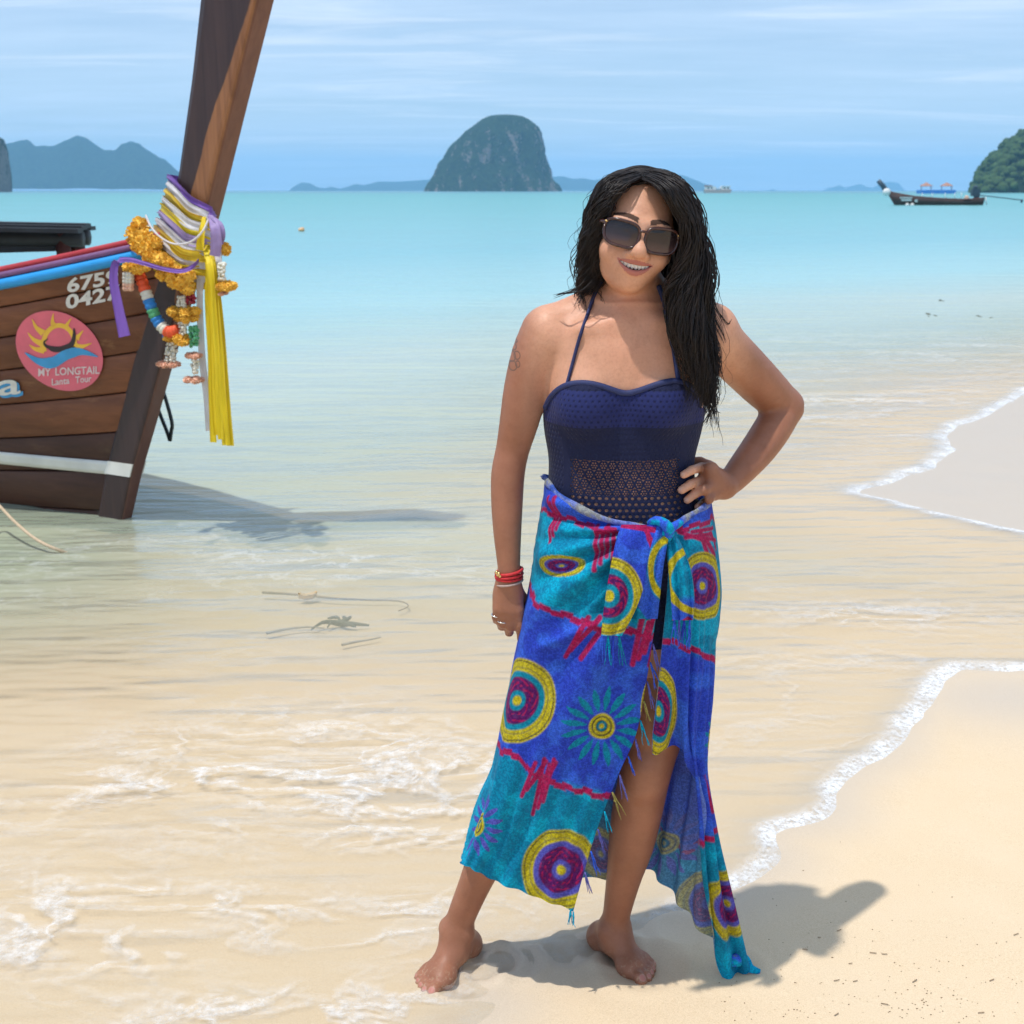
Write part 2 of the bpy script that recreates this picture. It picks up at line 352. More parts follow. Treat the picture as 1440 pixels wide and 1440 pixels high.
# ------------------------------------------------------------------ islands and hills
def isl_mat(name, green, green2, rock, rockamt, sc):
    m, nt, o = new_mat(name); v = obco(nt)
    a = noise(nt, v, .11*sc, 6, .65); b = noise(nt, vscale(nt, v, (.035*sc, .035*sc, .009*sc)), 1, 5, .6, .8); c = noise(nt, v, .5*sc, 4, .7)
    geo = nd(nt, 'NewGeometry', out=None)
    nz = nd(nt, 'SeparateXYZ', {0: geo.outputs['Normal']}, out=2)
    g = mixc(nt, ramp(nt, a, [(.3, 0), (.7, 1)]), green, green2)
    r = mixc(nt, ramp(nt, c, [(.3, 0), (.7, 1)]), tuple(x*.6 for x in rock), rock)
    st = ma(nt, 'SUBTRACT', b, ma(nt, 'MULTIPLY', nz, .30))
    f = ramp(nt, st, [(.50-rockamt, 0), (.60-rockamt, 1)])
    pbsdf(nt, o, mixc(nt, f, g, r), .9, bump(nt, ma(nt, 'ADD', a, c), 1.0, 9/sc), Specular_IOR_Level=.1); return m
isl_mat('karst_island', (.020, .050, .016), (.060, .105, .030), (.60, .46, .38), .035, 1.0)
isl_mat('forest_hill', (.020, .048, .018), (.060, .110, .038), (.30, .26, .21), -.30, .5)
def prof_island(name, prof, D, mat, depth_ratio=.75, rows=60, segs=150, rough=.05, lump=18, label=None, zbase=-2):
    """prof: list of (v, uL, uR) down the outline; a closed, lumpy massif at range D"""
    pr = np.array([[P(l, v, D)[2], P(l, v, D)[0], P(r, v, D)[0]] for v, l, r in prof])
    kx = D*0; h = np.linspace(0, 1, rows); zt = pr[0, 0]
    ang = np.linspace(0, 2*np.pi, segs, endpoint=False); V = []
    zz = zt+(zbase-zt)*h**1.0
    # rows bunched to the top where the outline closes
    zz = zt-(zt-zbase)*(h**1.8*.6+h*.4)
    L = np.interp(-zz, -pr[:, 0], pr[:, 1]); Rr = np.interp(-zz, -pr[:, 0], pr[:, 2])
    c = (L+Rr)/2; hw = (Rr-L)/2
    for i in range(rows): V.append(np.c_[c[i]+hw[i]*np.cos(ang), D+depth_ratio*hw[i]*np.sin(ang), np.full(segs, zz[i])])
    V = np.array(V); q = V/lump
    disp = fnoise(np.stack([q[..., 0], q[..., 1], q[..., 2]*.45], -1), 1.0, 5, .6)
    rad = np.stack([np.cos(ang)[None]*np.ones((rows, 1)), np.sin(ang)[None]*np.ones((rows, 1)), .25*np.ones((rows, segs))], -1)
    V = V+rad*(disp*rough*hw.max())[..., None]*np.clip(hw/hw.max()*1.6, .05, 1)[:, None, None]
    top = V[0].mean(0); vv = np.concatenate([V.reshape(-1, 3), [top]])
    f = [list(r) for r in gridfaces(rows, segs)]
    f += [[i*segs+segs-1, i*segs, (i+1)*segs, (i+1)*segs+segs-1] for i in range(rows-1)]
    f += [[len(vv)-1, j, (j+1) % segs] for j in range(segs)]
    o = mk(name, vv, f, mat, smooth=False); o['kind'] = 'structure'; return o
prof_island('rock_island', [(161.5, 698, 722), (163, 688, 736), (167, 679, 744), (175, 667, 752), (186, 654, 760), (200, 640, 764), (212, 631, 766), (222, 624, 768), (232, 617, 769), (243, 611, 773), (252, 606, 778), (260, 602, 785), (266, 599, 789), (270, 598, 790)], 2600, 'karst_island', rows=110, segs=300, rough=.085, lump=24)
def ridge(name, prof, D, mat, depth=900, n=160, m=26, lump=90, amp=.10):
    pu = np.array(prof, float); u = np.linspace(pu[0, 0], pu[-1, 0], n); v = np.interp(u, pu[:, 0], pu[:, 1])
    q3 = np.array([P(a_, b_, D) for a_, b_ in zip(u, v)]); X = q3[:, 0]; H = np.maximum(q3[:, 2]+.5, 0)
    t = np.linspace(0, 1, m); V = np.zeros((n, m, 3))
    sh_ = np.sin(np.pi*np.clip(t*.98+.01, 0, 1))**.8
    V[..., 0] = X[:, None]*(1+(t[None]-.5)*depth/D*1.0); V[..., 1] = D+depth*(t[None]-.5); V[..., 2] = H[:, None]*sh_[None]*(1+(t[None]-.5)*depth/D)-3
    q = V/lump; dz = fnoise(q, 1, 5, .55)
    V[..., 2] += dz*amp*H.max()*np.clip(sh_[None]*1.2, 0, 1)*np.clip(H[:, None]/H.max()*2, 0, 1)
    V[..., 1] += dz*lump*.5
    o = mk(name, V.reshape(-1, 3), gridfaces(n, m), mat, smooth=False); o['kind'] = 'structure'; return o
ridge('forested_hills', [(-420, 240), (-300, 205), (-180, 188), (-60, 200), (0, 203), (18, 199), (36, 196), (50, 206), (62, 204), (74, 205), (90, 197), (108, 190), (120, 194), (132, 203), (146, 210), (162, 210), (172, 200), (184, 197), (196, 201), (212, 213), (228, 223), (245, 236), (262, 247), (285, 258), (312, 265), (318, 269)], 5200, 'forest_hill', lump=110, amp=.09, n=300, m=40)
ridge('distant_hills', [(404, 269), (412, 262), (424, 256), (436, 257), (447, 263), (458, 264), (466, 262), (478, 265), (490, 262), (500, 258), (512, 260), (530, 255), (560, 255), (600, 252), (640, 250), (700, 252), (745, 250), (790, 247), (806, 251), (820, 250), (836, 253), (850, 250), (880, 243), (910, 239), (935, 241), (960, 246), (985, 256), (1005, 264), (1020, 269)], 9000, 'forest_hill', depth=1500, lump=300, amp=.03, n=220)
ridge('distant_hills', [(1156, 269), (1166, 264), (1176, 262), (1182, 260), (1190, 264), (1200, 261), (1210, 258), (1218, 262), (1228, 264), (1238, 258), (1250, 255), (1262, 257), (1272, 268)], 12500, 'forest_hill', depth=900, lump=300, amp=.03, n=80)
ridge('distant_hills', [(1080, 269), (1084, 266), (1088, 265), (1092, 269)], 12000, 'forest_hill', depth=200, lump=200, amp=.02, n=10, m=8)
prof_island('rock_stack', [(188, -60, -10), (196, -80, 4), (212, -90, 9), (235, -95, 12), (255, -100, 14), (269, -105, 14)], 1500, 'karst_island', rows=40, segs=80, rough=.05, lump=20)
# headland with woods on the right
HL = [(1367, 270), (1371, 254), (1376, 240), (1385, 229), (1393, 218), (1401, 209), (1411, 201), (1424, 190), (1440, 182), (1480, 165), (1560, 150), (1700, 140), (1900, 150), (2200, 200), (2400, 268)]
DH = 1150
hl = ridge('headland', [(u, v+7 if v < 262 else v) for u, v in HL], DH, 'forest_hill', depth=420, n=150, m=40, lump=30, amp=.05)
plain('woodland', (.050, .088, .030), .9, .5, .25, .6, Specular_IOR_Level=.1)
mb_v = []; mb_f = []; cnt = 0
pu = np.array(HL, float)
for i in range(420):
    u = 1369+abs(RNG.normal(0, 1))*150 if i < 260 else RNG.uniform(1369, 1700)
    if u > 2300: continue
    t = RNG.uniform(.02, .5); q3 = P(u, np.interp(u, pu[:, 0], pu[:, 1]), DH); H = max(q3[2]+.5, 0)
    s = math.sin(math.pi*(t*.98+.01))**.8
    c = np.array([q3[0]*(1+(t-.5)*420/DH), DH+420*(t-.5), H*s*(1+(t-.5)*420/DH)-2.5])
    r = RNG.uniform(1.8, 4.6)
    a = np.linspace(0, 2*np.pi, 9, endpoint=False); b = np.linspace(-.9, np.pi/2, 6)
    vv = np.stack([np.cos(b)[None]*np.cos(a)[:, None], np.cos(b)[None]*np.sin(a)[:, None], .85*np.sin(b)[None]*np.ones((9, 1))], -1).reshape(-1, 3)
    vv = vv*(1+.55*(RNG.random((len(vv), 1))-.5))*r+c
    mb_v.append(vv); mb_f.append(gridfaces(9, 6, True)+cnt); cnt += len(vv)
tag(mk('headland_woods', np.concatenate(mb_v), np.concatenate(mb_f), 'woodland', smooth=False), 'dark green woodland covering the headland', 'woods', kind='stuff')
# hazy air
m, nt, o = new_mat('haze_air')
pvn = nd(nt, "VolumePrincipled", {"Color": (.36, .68, 1.0, 1), "Density": 0.00012, "Anisotropy": 0.0}, out=None)
nt.links.new(pvn.outputs[0], o.inputs['Volume'])
b = MB(); b.box((0, 6000, 160), (9000, 9500, 190)); hz = b.build('haze', 'haze_air', smooth=False); hz['kind'] = 'stuff'
# ------------------------------------------------------------------ longtail boat at the left
ALP = math.radians(30); AX = np.array([math.cos(ALP), -math.sin(ALP)]); NX = np.array([-math.sin(ALP), -math.cos(ALP)])
X0 = G(178, 729, SEA)
def BW(s, b, z):
    s, b, z = np.broadcast_arrays(np.asarray(s, float), np.asarray(b, float), np.asarray(z, float))
    return np.stack([X0[0]-s*AX[0]+b*NX[0], X0[1]-s*AX[1]+b*NX[1], z], -1)
def PB(u, v, b=0.0):
    """pixel ray against the boat's fore-and-aft plane at side offset b -> (s, z)"""
    d = ray(u, v); n3 = np.array([NX[0], NX[1], 0]); p0 = BW(0, b, 0)
    t = np.dot(p0-CAM, n3)/np.dot(d, n3); q = CAM+d*t
    return -np.dot(q[:2]-X0[:2], AX), q[2]
def PBW(u, v, b=0.0): s, z = PB(u, v, b); return BW(s, b, z)
fr_ = np.array([PB(u, v) for u, v in ((168, 772), (180, 726), (194, 662), (211, 603), (233, 523), (262, 425), (300, 302), (320, 220), (350, 100), (375, 0), (398, -90), (418, -160))])
def s_stem(z): return np.interp(z, fr_[:, 1], fr_[:, 0])
def wood_mat(name, c1, c2, wear=0.0, wearc=(.3, .15, .07), gloss=.45):
    m, nt, o = new_mat(name); v = obco(nt)
    r = vscale(nt, v, (1, 1, 1), rot=(0, 0, ALP))
    g = noise(nt, vscale(nt, r, (1.3, 14, 26)), 1.0, 6, .65, .8); k = noise(nt, vscale(nt, r, (.9, 2, 3.5)), 1.2, 5, .6)
    c = mixc(nt, ramp(nt, g, [(.3, 0), (.72, 1)]), c1, c2)
    c = mixc(nt, ramp(nt, k, [(.42, 0), (.75, .8)]), c, tuple(x*.45 for x in c1))
    if wear:
        sc = noise(nt, vscale(nt, r, (2.2, 6, 7), (4, 0, 1)), 1.1, 7, .7)
        c = mixc(nt, ma(nt, 'MULTIPLY', ramp(nt, sc, [(.58, 0), (.70, 1)]), wear), c, wearc)
    pbsdf(nt, o, c, ma(nt, 'ADD', gloss, ma(nt, 'MULTIPLY', k, .2)), bump(nt, g, .25, .004), Specular_IOR_Level=.35); return m
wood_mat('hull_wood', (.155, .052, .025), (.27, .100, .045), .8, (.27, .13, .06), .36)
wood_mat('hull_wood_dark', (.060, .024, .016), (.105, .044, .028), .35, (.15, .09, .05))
# prow timber: dark varnish, faded at the front, sunlit orange streak painted in
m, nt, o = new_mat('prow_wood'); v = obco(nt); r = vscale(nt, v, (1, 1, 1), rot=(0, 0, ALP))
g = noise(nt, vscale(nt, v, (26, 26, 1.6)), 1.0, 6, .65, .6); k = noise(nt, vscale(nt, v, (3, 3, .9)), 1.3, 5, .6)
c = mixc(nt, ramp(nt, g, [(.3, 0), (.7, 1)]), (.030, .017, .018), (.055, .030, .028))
sun_streak = ma(nt, 'ADD', attr(nt, 'wear'), ma(nt, 'MULTIPLY', ma(nt, 'SUBTRACT', k, .5), .55))
c = mixc(nt, ramp(nt, sun_streak, [(.46, 0), (.54, 1)]), c, mixc(nt, ramp(nt, g, [(.3, 0), (.7, 1)]), (.17, .068, .028), (.34, .15, .06)))
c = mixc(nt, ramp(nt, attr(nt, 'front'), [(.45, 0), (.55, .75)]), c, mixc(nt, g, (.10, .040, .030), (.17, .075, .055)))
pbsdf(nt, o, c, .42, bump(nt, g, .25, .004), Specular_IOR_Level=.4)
plain('rail_blue', (.02, .33, .78), .4, .12, 9, .1); plain('rail_purple', (.20, .09, .22), .5, .2, 9); plain('rail_red', (.45, .035, .05), .45, .2, 9)
plain('paint_white', (.74, .73, .68), .5, .12, 7, .1); plain('dark_metal', (.012, .02, .025), .4, .3, 20)
plain('seam_tar', (.030, .018, .012), .7, .3, 30)
boat = empty('longtail_boat', tuple(BW(.6, 0, SEA)))
tag(boat, 'brown wooden longtail boat with tall ribboned prow beached at the waterline', 'boat')
LB = 8.2
def bsh(s): return .03+.66*(1-np.exp(-s/1.15))*np.clip(1-.35*sstep(4.5, LB, s), 0, 1)
def zsh(s): return .627+.70*np.exp(-s/2.25)+.18*sstep(5, LB, s)
ZK = -.36
def hull_pt(s, w, off, side):
    z = ZK+(zsh(s)-ZK)*w
    b = bsh(s)*np.clip(w, 0, 1)**np.clip(.95-.35*sstep(0, 2.5, s), .5, 1)+.012
    sl = s_stem(z)*np.exp(-s/3.5)+.12+s
    return BW(sl, side*(b+off), z)
WE = [.0, .20, .33, .45, .57, .69, .80, .90, 1.0]
st = np.concatenate([np.linspace(0, 1.6, 33), np.linspace(1.75, LB, 30)])
hull_bvh_v = []; hull_bvh_f = []; nb0 = 0
for side in (1, -1):
    for k in range(len(WE)-1):
        w0, w1 = WE[k]+.0017, WE[k+1]-.0017; of = RNG.uniform(-.002, .004)+.002*(k % 2)
        ws = np.array([w0, w0+.0045, (w0+w1)/2, w1-.0045, w1])
        A = np.array([[hull_pt(s, w, of-(.006 if j in (0, 4) else 0), side) for j, w in enumerate(ws)] for s in st])
        Bk = np.array([[hull_pt(s, w, of-.03, side) for w in ws] for s in st])
        ring = np.concatenate([A, Bk[:, ::-1]], 1); nr = ring.shape[1]
        i = np.arange(len(st)-1)[:, None]; j = np.arange(nr)[None]
        f = np.stack([i*nr+j, i*nr+(j+1) % nr, (i+1)*nr+(j+1) % nr, (i+1)*nr+j], -1).reshape(-1, 4).tolist()
        f += [list(range(nr)), [(len(st)-1)*nr+q for q in range(nr)][::-1]]
        if side == -1: f = [q[::-1] for q in f]
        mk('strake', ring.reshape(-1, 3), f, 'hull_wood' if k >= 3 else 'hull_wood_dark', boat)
        if side == 1:
            pass
    # inner skin closes the seams
    ws = np.linspace(0, .985, 12); A = np.array([[hull_pt(s, w, -.022, side) for w in ws] for s in st])
    Bk = np.array([[hull_pt(s, w, -.05, side) for w in ws] for s in st]); ring = np.concatenate([A, Bk[:, ::-1]], 1); nr = ring.shape[1]
    i = np.arange(len(st)-1)[:, None]; j = np.arange(nr)[None]
    f = np.stack([i*nr+j, i*nr+(j+1) % nr, (i+1)*nr+(j+1) % nr, (i+1)*nr+j], -1).reshape(-1, 4)
    mk('hull_lining', ring.reshape(-1, 3), f if side == 1 else f[:, ::-1], 'seam_tar', boat)
    # white boot stripe
    zs = np.linspace(.172, .238, 4); q = []
    for s in st:
        row = []
        for z in zs+.006*s:
            w = (z-ZK)/(zsh(s)-ZK); row.append(hull_pt(s, w, .009, side))
        q.append(row)
    q = np.array(q); q2 = q-np.array([NX[0], NX[1], 0])*side*.012
    ring = np.concatenate([q, q2[:, ::-1]], 1); nr = ring.shape[1]
    f = np.stack([i*nr+np.arange(nr)[None], i*nr+(np.arange(nr)[None]+1) % nr, (i+1)*nr+(np.arange(nr)[None]+1) % nr, (i+1)*nr+np.arange(nr)[None]], -1).reshape(-1, 4).tolist()
    f.append(list(range(nr)))
    mk('boot_stripe', ring.reshape(-1, 3), f if side == 1 else [x[::-1] for x in f], 'paint_white', boat)
    # rails: blue rubbing strake, purple and red capping strips
    def sweep(name, prof, mat):
        pr = np.array(prof); V = []
        for s in st:
            base = hull_pt(s, 1.0, 0, side)
            V.append(base[None]+np.c_[pr[:, :1]*side*NX[0], pr[:, :1]*side*NX[1], pr[:, 1:]])
        V = np.array(V); nr = len(pr); i = np.arange(len(st)-1)[:, None]; j = np.arange(nr)[None]
        f = np.stack([i*nr+j, i*nr+(j+1) % nr, (i+1)*nr+(j+1) % nr, (i+1)*nr+j], -1).reshape(-1, 4).tolist()+[list(range(nr))]
        mk(name, V.reshape(-1, 3), f if side == -1 else [x[::-1] for x in f], mat, boat)
    sweep('rubbing_rail', [(.026*math.cos(t)+.004, -.038+.026*math.sin(t)) for t in np.linspace(-math.pi*.5, math.pi*.5, 8)]+[(-.06, -.012), (-.06, -.064)], 'rail_blue')
    sweep('rail_strip', [(.022, -.011), (.022, .014), (-.055, .014), (-.055, -.011)], 'rail_purple')
    sweep('rail_cap', [(.014, .015), (.014, .040), (-.065, .040), (-.065, .015)], 'rail_red')
wsm = np.linspace(.05, 1, 24); stm = np.linspace(0, 3, 60)
BVH = BVHTree.FromPolygons([Vector(hull_pt(s, w, .005, 1)) for s in stm for w in wsm], gridfaces(60, 24).tolist())
# stem and prow: one long timber
zz = np.concatenate([np.linspace(-.36, 1.2, 40), np.linspace(1.25, 2.56, 40)])
fw = np.interp(zz, [-.36, .2, .9, 1.35, 1.62, 2.0, 2.4, 2.95], [.16, .175, .19, .20, .215, .265, .335, .36])
th = np.interp(zz, [-.36, .3, 1.2, 1.6, 3], [.035, .045, .055, .060, .062])
prof = []
for t_, b_ in ((0, -.72), (0, .72), (.05, .95), (.12, 1.0), (.5, 1.0), (.9, 1.0), (1, .85), (1, -.85), (.9, -1), (.5, -1.0), (.12, -1.0), (.05, -.95)): prof.append((t_, b_))
V = []; W = []; FRN = []
for z, w_, t_ in zip(zz, fw, th):
    for a_, b_ in prof:
        V.append(BW(s_stem(z)+a_*w_, b_*t_, z))
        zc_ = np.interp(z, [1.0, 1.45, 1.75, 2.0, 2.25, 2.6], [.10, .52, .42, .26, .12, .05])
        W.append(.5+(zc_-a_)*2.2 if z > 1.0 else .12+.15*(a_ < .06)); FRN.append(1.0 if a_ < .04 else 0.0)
V = np.array(V); nr = len(prof); i = np.arange(len(zz)-1)[:, None]; j = np.arange(nr)[None]
f = np.stack([i*nr+j, (i+1)*nr+j, (i+1)*nr+(j+1) % nr, i*nr+(j+1) % nr], -1).reshape(-1, 4).tolist()+[[(len(zz)-1)*nr+q for q in range(nr)]]
# denser strip for the painted sunlit streak: subdivide across the side
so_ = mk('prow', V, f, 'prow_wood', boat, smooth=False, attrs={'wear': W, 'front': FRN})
for sd in (1, -1):                                          # the boot stripe carries on across the stem
    q = [BW(float(s_stem(z))+a_*.175, sd*(float(np.interp(z, zz, th))+o_), z) for z in (.176, .242) for a_ in (.03, 1.0) for o_ in (-.004, .003)]
    mk('boot_stripe', q, [[0, 2, 3, 1], [4, 5, 7, 6], [0, 1, 5, 4], [2, 6, 7, 3], [1, 3, 7, 5], [0, 4, 6, 2]], 'paint_white', boat, smooth=False)
# floor boards and thwarts inside
for s in np.arange(1.2, 7.6, .8):
    b = MB(); bw = float(bsh(s)); zt = float(zsh(s))-.16
    q = [BW(s+ds, sb*(bw-.05), zt+dz) for ds in (-.07, .07) for sb in (-1, 1) for dz in (-.015, .015)]
    b.add(q, [[0, 1, 3, 2], [4, 6, 7, 5], [0, 4, 5, 1], [2, 3, 7, 6], [0, 2, 6, 4], [1, 5, 7, 3]]); b.build('thwart', 'hull_wood', boat, False)
# lettering and emblem painted on the hull
def on_hull(u, v, off=.004):
    d = Vector(ray(u, v)).normalized(); h = BVH.ray_cast(Vector(CAM), d)
    if h[0] is None: return PBW(u, v, .3)
    n = h[1] if h[1].dot(d) < 0 else -h[1]
    return np.array(h[0]+n*off)
def text_geo(txt, bold=0.0, res=3):
    cu = bpy.data.curves.new('t', 'FONT'); cu.body = txt; cu.offset = bold; cu.resolution_u = res
    ob = bpy.data.objects.new('t', cu); col.objects.link(ob); bpy.context.view_layer.update()
    me = bpy.data.meshes.new_from_object(ob.evaluated_get(bpy.context.evaluated_depsgraph_get()))
    v = np.array([x.co[:] for x in me.vertices]); f = [list(p.vertices) for p in me.polygons]
    bpy.data.objects.remove(ob); bpy.data.meshes.remove(me); return v, f
def hull_text(name, txt, u, v, size, slope, mat, off=.005, bold=.012, sx_=1.0, width=None):
    g, f = text_geo(txt, bold); w = g[:, 0].max()-g[:, 0].min(); g[:, 0] -= g[:, 0].min()
    k = (width/w) if width else size*sx_
    pts = [on_hull(u+x_*k+0, v-y_*size+x_*k*slope, off) for x_, y_ in g[:, :2]]
    return mk(name, pts, f, mat, boat, smooth=False)
plain('sign_white', (.72, .70, .66), .5, .15, 30); plain('sign_pink', (.78, .15, .21), .45, .1, 14); plain('sign_yellow', (.90, .52, .06), .45, .1, 14)
plain('sign_blue', (.05, .33, .66), .45, .15, 14); plain('sign_black', (.03, .018, .025), .5, .2, 20); plain('sign_pale', (.78, .62, .62), .5, .1, 20)
hull_text('registration_number', '6759', 95, 411, 27, -.20, 'sign_white', bold=.03, width=72)
hull_text('registration_number', '0427', 93, 434, 27, -.20, 'sign_white', bold=.03, width=76)
hull_text('name_lettering', 'la', -14, 560, 44, -.10, 'sign_blue', off=.004, bold=.03, width=47)
hull_text('name_lettering', 'la', -16, 557, 44, -.10, 'sign_white', off=.007, bold=.012, width=46)
def disc_pts(c, ru, rv, rot, n): return [(c[0]+ru*math.cos(t)*math.cos(rot)-rv*math.sin(t)*math.sin(rot), c[1]+ru*math.cos(t)*math.sin(rot)+rv*math.sin(t)*math.cos(rot)) for t in np.linspace(0, 2*math.pi, n, endpoint=False)]
def hull_poly(name, polys, mat, off, parent):
    b = MB()
    for po in polys:
        c = np.mean(po, axis=0); n = len(po)
        vs = [on_hull(c[0], c[1], off)]
        for k in (.5, 1.0): vs += [on_hull(c[0]+(u-c[0])*k, c[1]+(v-c[1])*k, off) for u, v in po]
        fs = [[0, 1+(q+1) % n, 1+q] for q in range(n)]+[[1+q, 1+(q+1) % n, 1+n+(q+1) % n, 1+n+q] for q in range(n)]
        b.add(vs, fs)
    return b.build(name, mat, parent, smooth=False)
emb = hull_poly('emblem', [disc_pts((84, 493), 66, 51, .62, 56)], 'sign_pink', .004, boat)
def band_poly(cl, w):
    cl = np.array(cl, float); t = np.gradient(cl, axis=0); t /= np.linalg.norm(t, axis=1)[:, None]; n = np.c_[-t[:, 1], t[:, 0]]; w = np.asarray(w)[:, None]
    return cl+n*w, cl-n*w
def hull_band(name, bands, mat, off, parent):
    b = MB()
    for cl, w in bands:
        l, r_ = band_poly(cl, w); v = [on_hull(*p, off) for p in l]+[on_hull(*p, off) for p in r_]; n = len(cl)
        b.add(v, [[q, q+1, n+q+1, n+q] for q in range(n-1)])
    return b.build(name, mat, parent, smooth=False)
arc = [(62+(.5*42)*(1-math.cos(0))*0+20*math.cos(t)+22, 487-28*math.sin(t)) for t in np.linspace(math.pi*1.05, .0, 22)]
arc = [(84+22*math.cos(t), 484-27*math.sin(t)) for t in np.linspace(math.pi*1.12, -.12, 24)]
rays = []
for (u0, v0, u1, v1, w) in ((62, 468, 46, 448, 5), (77, 458, 76, 440, 4.5), (94, 459, 101, 447, 4), (61, 483, 40, 467, 5), (63, 492, 42, 484, 5), (108, 476, 118, 464, 5), (108, 487, 130, 482, 5)):
    rays.append((smoothline([(u0, v0), ((u0+u1)/2-2, (v0+v1)/2+2), (u1, v1)], 7), np.linspace(w, .3, 7)))
hull_band('sun_arc', [(arc, np.full(24, 3.2))]+rays, 'sign_yellow', .006, emb)
hull_band('boat_mark', [(smoothline([(68, 476), (63, 481), (68, 487), (85, 490), (100, 485), (105, 474), (105, 461)], 24), np.interp(np.linspace(0, 1, 24), [0, .3, .6, .85, 1], [.6, 2.0, 4.2, 2.6, .8])), (smoothline([(66, 486), (76, 493), (92, 492), (106, 487)], 12), np.full(12, 1.2))], 'sign_black', .007, emb)
hull_band('wave_mark', [(smoothline([(36, 495), (55, 507), (75, 509), (95, 498), (115, 494), (139, 501)], 30), np.interp(np.linspace(0, 1, 30), [0, .35, .7, 1], [.4, 8, 7, .4]))], 'sign_blue', .0075, emb)
def emb_text(txt, u, v, size, slope, w):
    g, f = text_geo(txt, .02); g[:, 0] -= g[:, 0].min(); k = w/g[:, 0].max()
    mk('lettering', [on_hull(u+x_*k, v-y_*size+x_*k*slope, .0075) for x_, y_ in g[:, :2]], f, 'sign_pale', emb, smooth=False)
for tx_, *ar in (('MY', 55, 528, 15, -.04, 18), ('LONGTAIL', 79, 527, 15, -.04, 62), ('Lanta', 74, 541, 13, -.10, 25), ('Tour', 107, 538, 13, -.10, 23)): emb_text(tx_, *ar)
# dark seam where the planking meets the stem
# boarding ladder hung over the far side
lad = empty('boat_ladder', tuple(PBW(236, 618, -.45))); tag(lad, 'black metal boarding ladder hanging beyond the bow', 'ladder')
b = MB()
for pl in ([(224, 545), (233, 575), (238, 596), (237, 606), (235, 620)], [(213, 560), (222, 585), (230, 605), (235, 620)]): b.tube(smoothline([PBW(u+4, v, -.5) for u, v in pl], 12), .010, 6)
b.build('side_rail', 'dark_metal', lad)
tube('rung', [PBW(219, 559, -.5), PBW(233, 559, -.5)], .008, 'dark_metal', lad, 6)
# mooring rope
plain('rope_fibre', (.55, .42, .28), .8, .3, 120, .3)
rp = [G(-60, 640, .35), G(-20, 690, .16), G(0, 712, .10), G(22, 735, .05), G(50, 758, .0), G(78, 772, -.03), G(110, 783, -.09)]
tag(tube('mooring_rope', smoothline(rp, 40), .0075, 'rope_fibre'), 'pale mooring rope running from the boat down into the shallows', 'rope')
# a second boat lies behind, its low dark canopy showing over the rail
plain('canopy_dark', (.018, .02, .024), .6, .4, 6, .2); plain('post_red', (.11, .035, .028), .6, .3, 12)
nb = empty('canopy_boat', tuple(G(-60, 470, SEA))); tag(nb, 'moored boat with low dark plank canopy on red posts behind the prow boat', 'boat')
YB = 9.2
def box_px(b, u0, v0, u1, v1, y, dy, mi=0):
    p, q = P(u0, v0, y), P(u1, v1, y); b.box((p+q)/2+np.array([0, dy/2, 0]), (abs(q[0]-p[0])/2, dy/2, abs(q[2]-p[2])/2), None, mi)
for k in range(6):
    b = MB(); y0 = YB+k*.13
    p0, p1 = P(-620, 308, YB), P(104-k*4, 322, YB); c0 = np.array([p0[0], y0, p0[2]+.03*math.sin(k/5*math.pi)]); c1 = np.array([p1[0]+.03*RNG.normal(), y0, p1[2]+.03*math.sin(k/5*math.pi)])
    b.add([c0, c0+[0, .12, 0], c1, c1+[0, .12, 0], c0-[0, 0, .03], c0+[0, .12, -.03], c1-[0, 0, .03], c1+[0, .12, -.03]], [[0, 2, 3, 1], [4, 5, 7, 6], [0, 4, 6, 2], [1, 3, 7, 5], [2, 6, 7, 3], [0, 1, 5, 4]])
    b.build('roof_plank', 'canopy_dark', nb, False)
b = MB(); p0, p1 = P(-620, 322, YB), P(97, 338, YB); b.tube([p0+[0, .3, -.02], p1+[0, .3, .0]], .06, 8); b.tube([p0+[0, .6, -.02], p1+[-.05, .6, .0]], .06, 8); b.build('roof_beam', 'canopy_dark', nb)
b = MB(); p0, p1 = P(-620, 352, YB), P(62, 338, YB); p2 = P(-620, 376, YB), P(62, 356, YB); b.add([p0+[0, .3, 0], p1+[0, .3, 0], p2[1]+[0, .3, 0], p2[0]+[0, .3, 0], p0+[0, .36, 0], p1+[0, .36, 0], p2[1]+[0, .36, 0], p2[0]+[0, .36, 0]], [[0, 1, 2, 3], [7, 6, 5, 4], [0, 4, 5, 1], [3, 2, 6, 7], [1, 5, 6, 2]]); b.build('side_board', 'canopy_dark', nb, False)
for u in (67, -120, -320):
    for dy in (.3, .62):
        p = P(u, 330, YB); tube('post', [np.array([p[0], YB+dy, p[2]]), np.array([p[0], YB+dy, .3])], .055, 'post_red', nb, 8)
# its hull
V = []
ss = np.linspace(0, 1, 24)
pR = P(60, 400, YB)[0]
for s in ss:
    xx = pR-7.5*s; hb = .1+.85*math.sin(math.pi*min(1, s*1.1+.02)*.5)*(1-.3*s**3); zt_ = .52+.5*math.exp(-s*5)
    for b_, z_ in ((1, zt_), (.95, .3), (.7, 0), (.25, -.25), (0, -.3), (-.25, -.25), (-.7, 0), (-.95, .3), (-1, zt_), (-.94, zt_), (-.9, .3), (-.6, .02), (0, -.1), (.6, .02), (.9, .3), (.94, zt_)):
        V.append((xx+.25*(z_)*math.exp(-s*6), YB+.5+b_*hb*.8, z_))
nr = 16; i = np.arange(23)[:, None]; j = np.arange(nr)[None]
f = np.stack([i*nr+j, i*nr+(j+1) % nr, (i+1)*nr+(j+1) % nr, (i+1)*nr+j], -1).reshape(-1, 4).tolist()+[list(range(nr)), [23*nr+q for q in range(nr)]]
mk('hull', V, f, 'hull_wood_dark', nb)

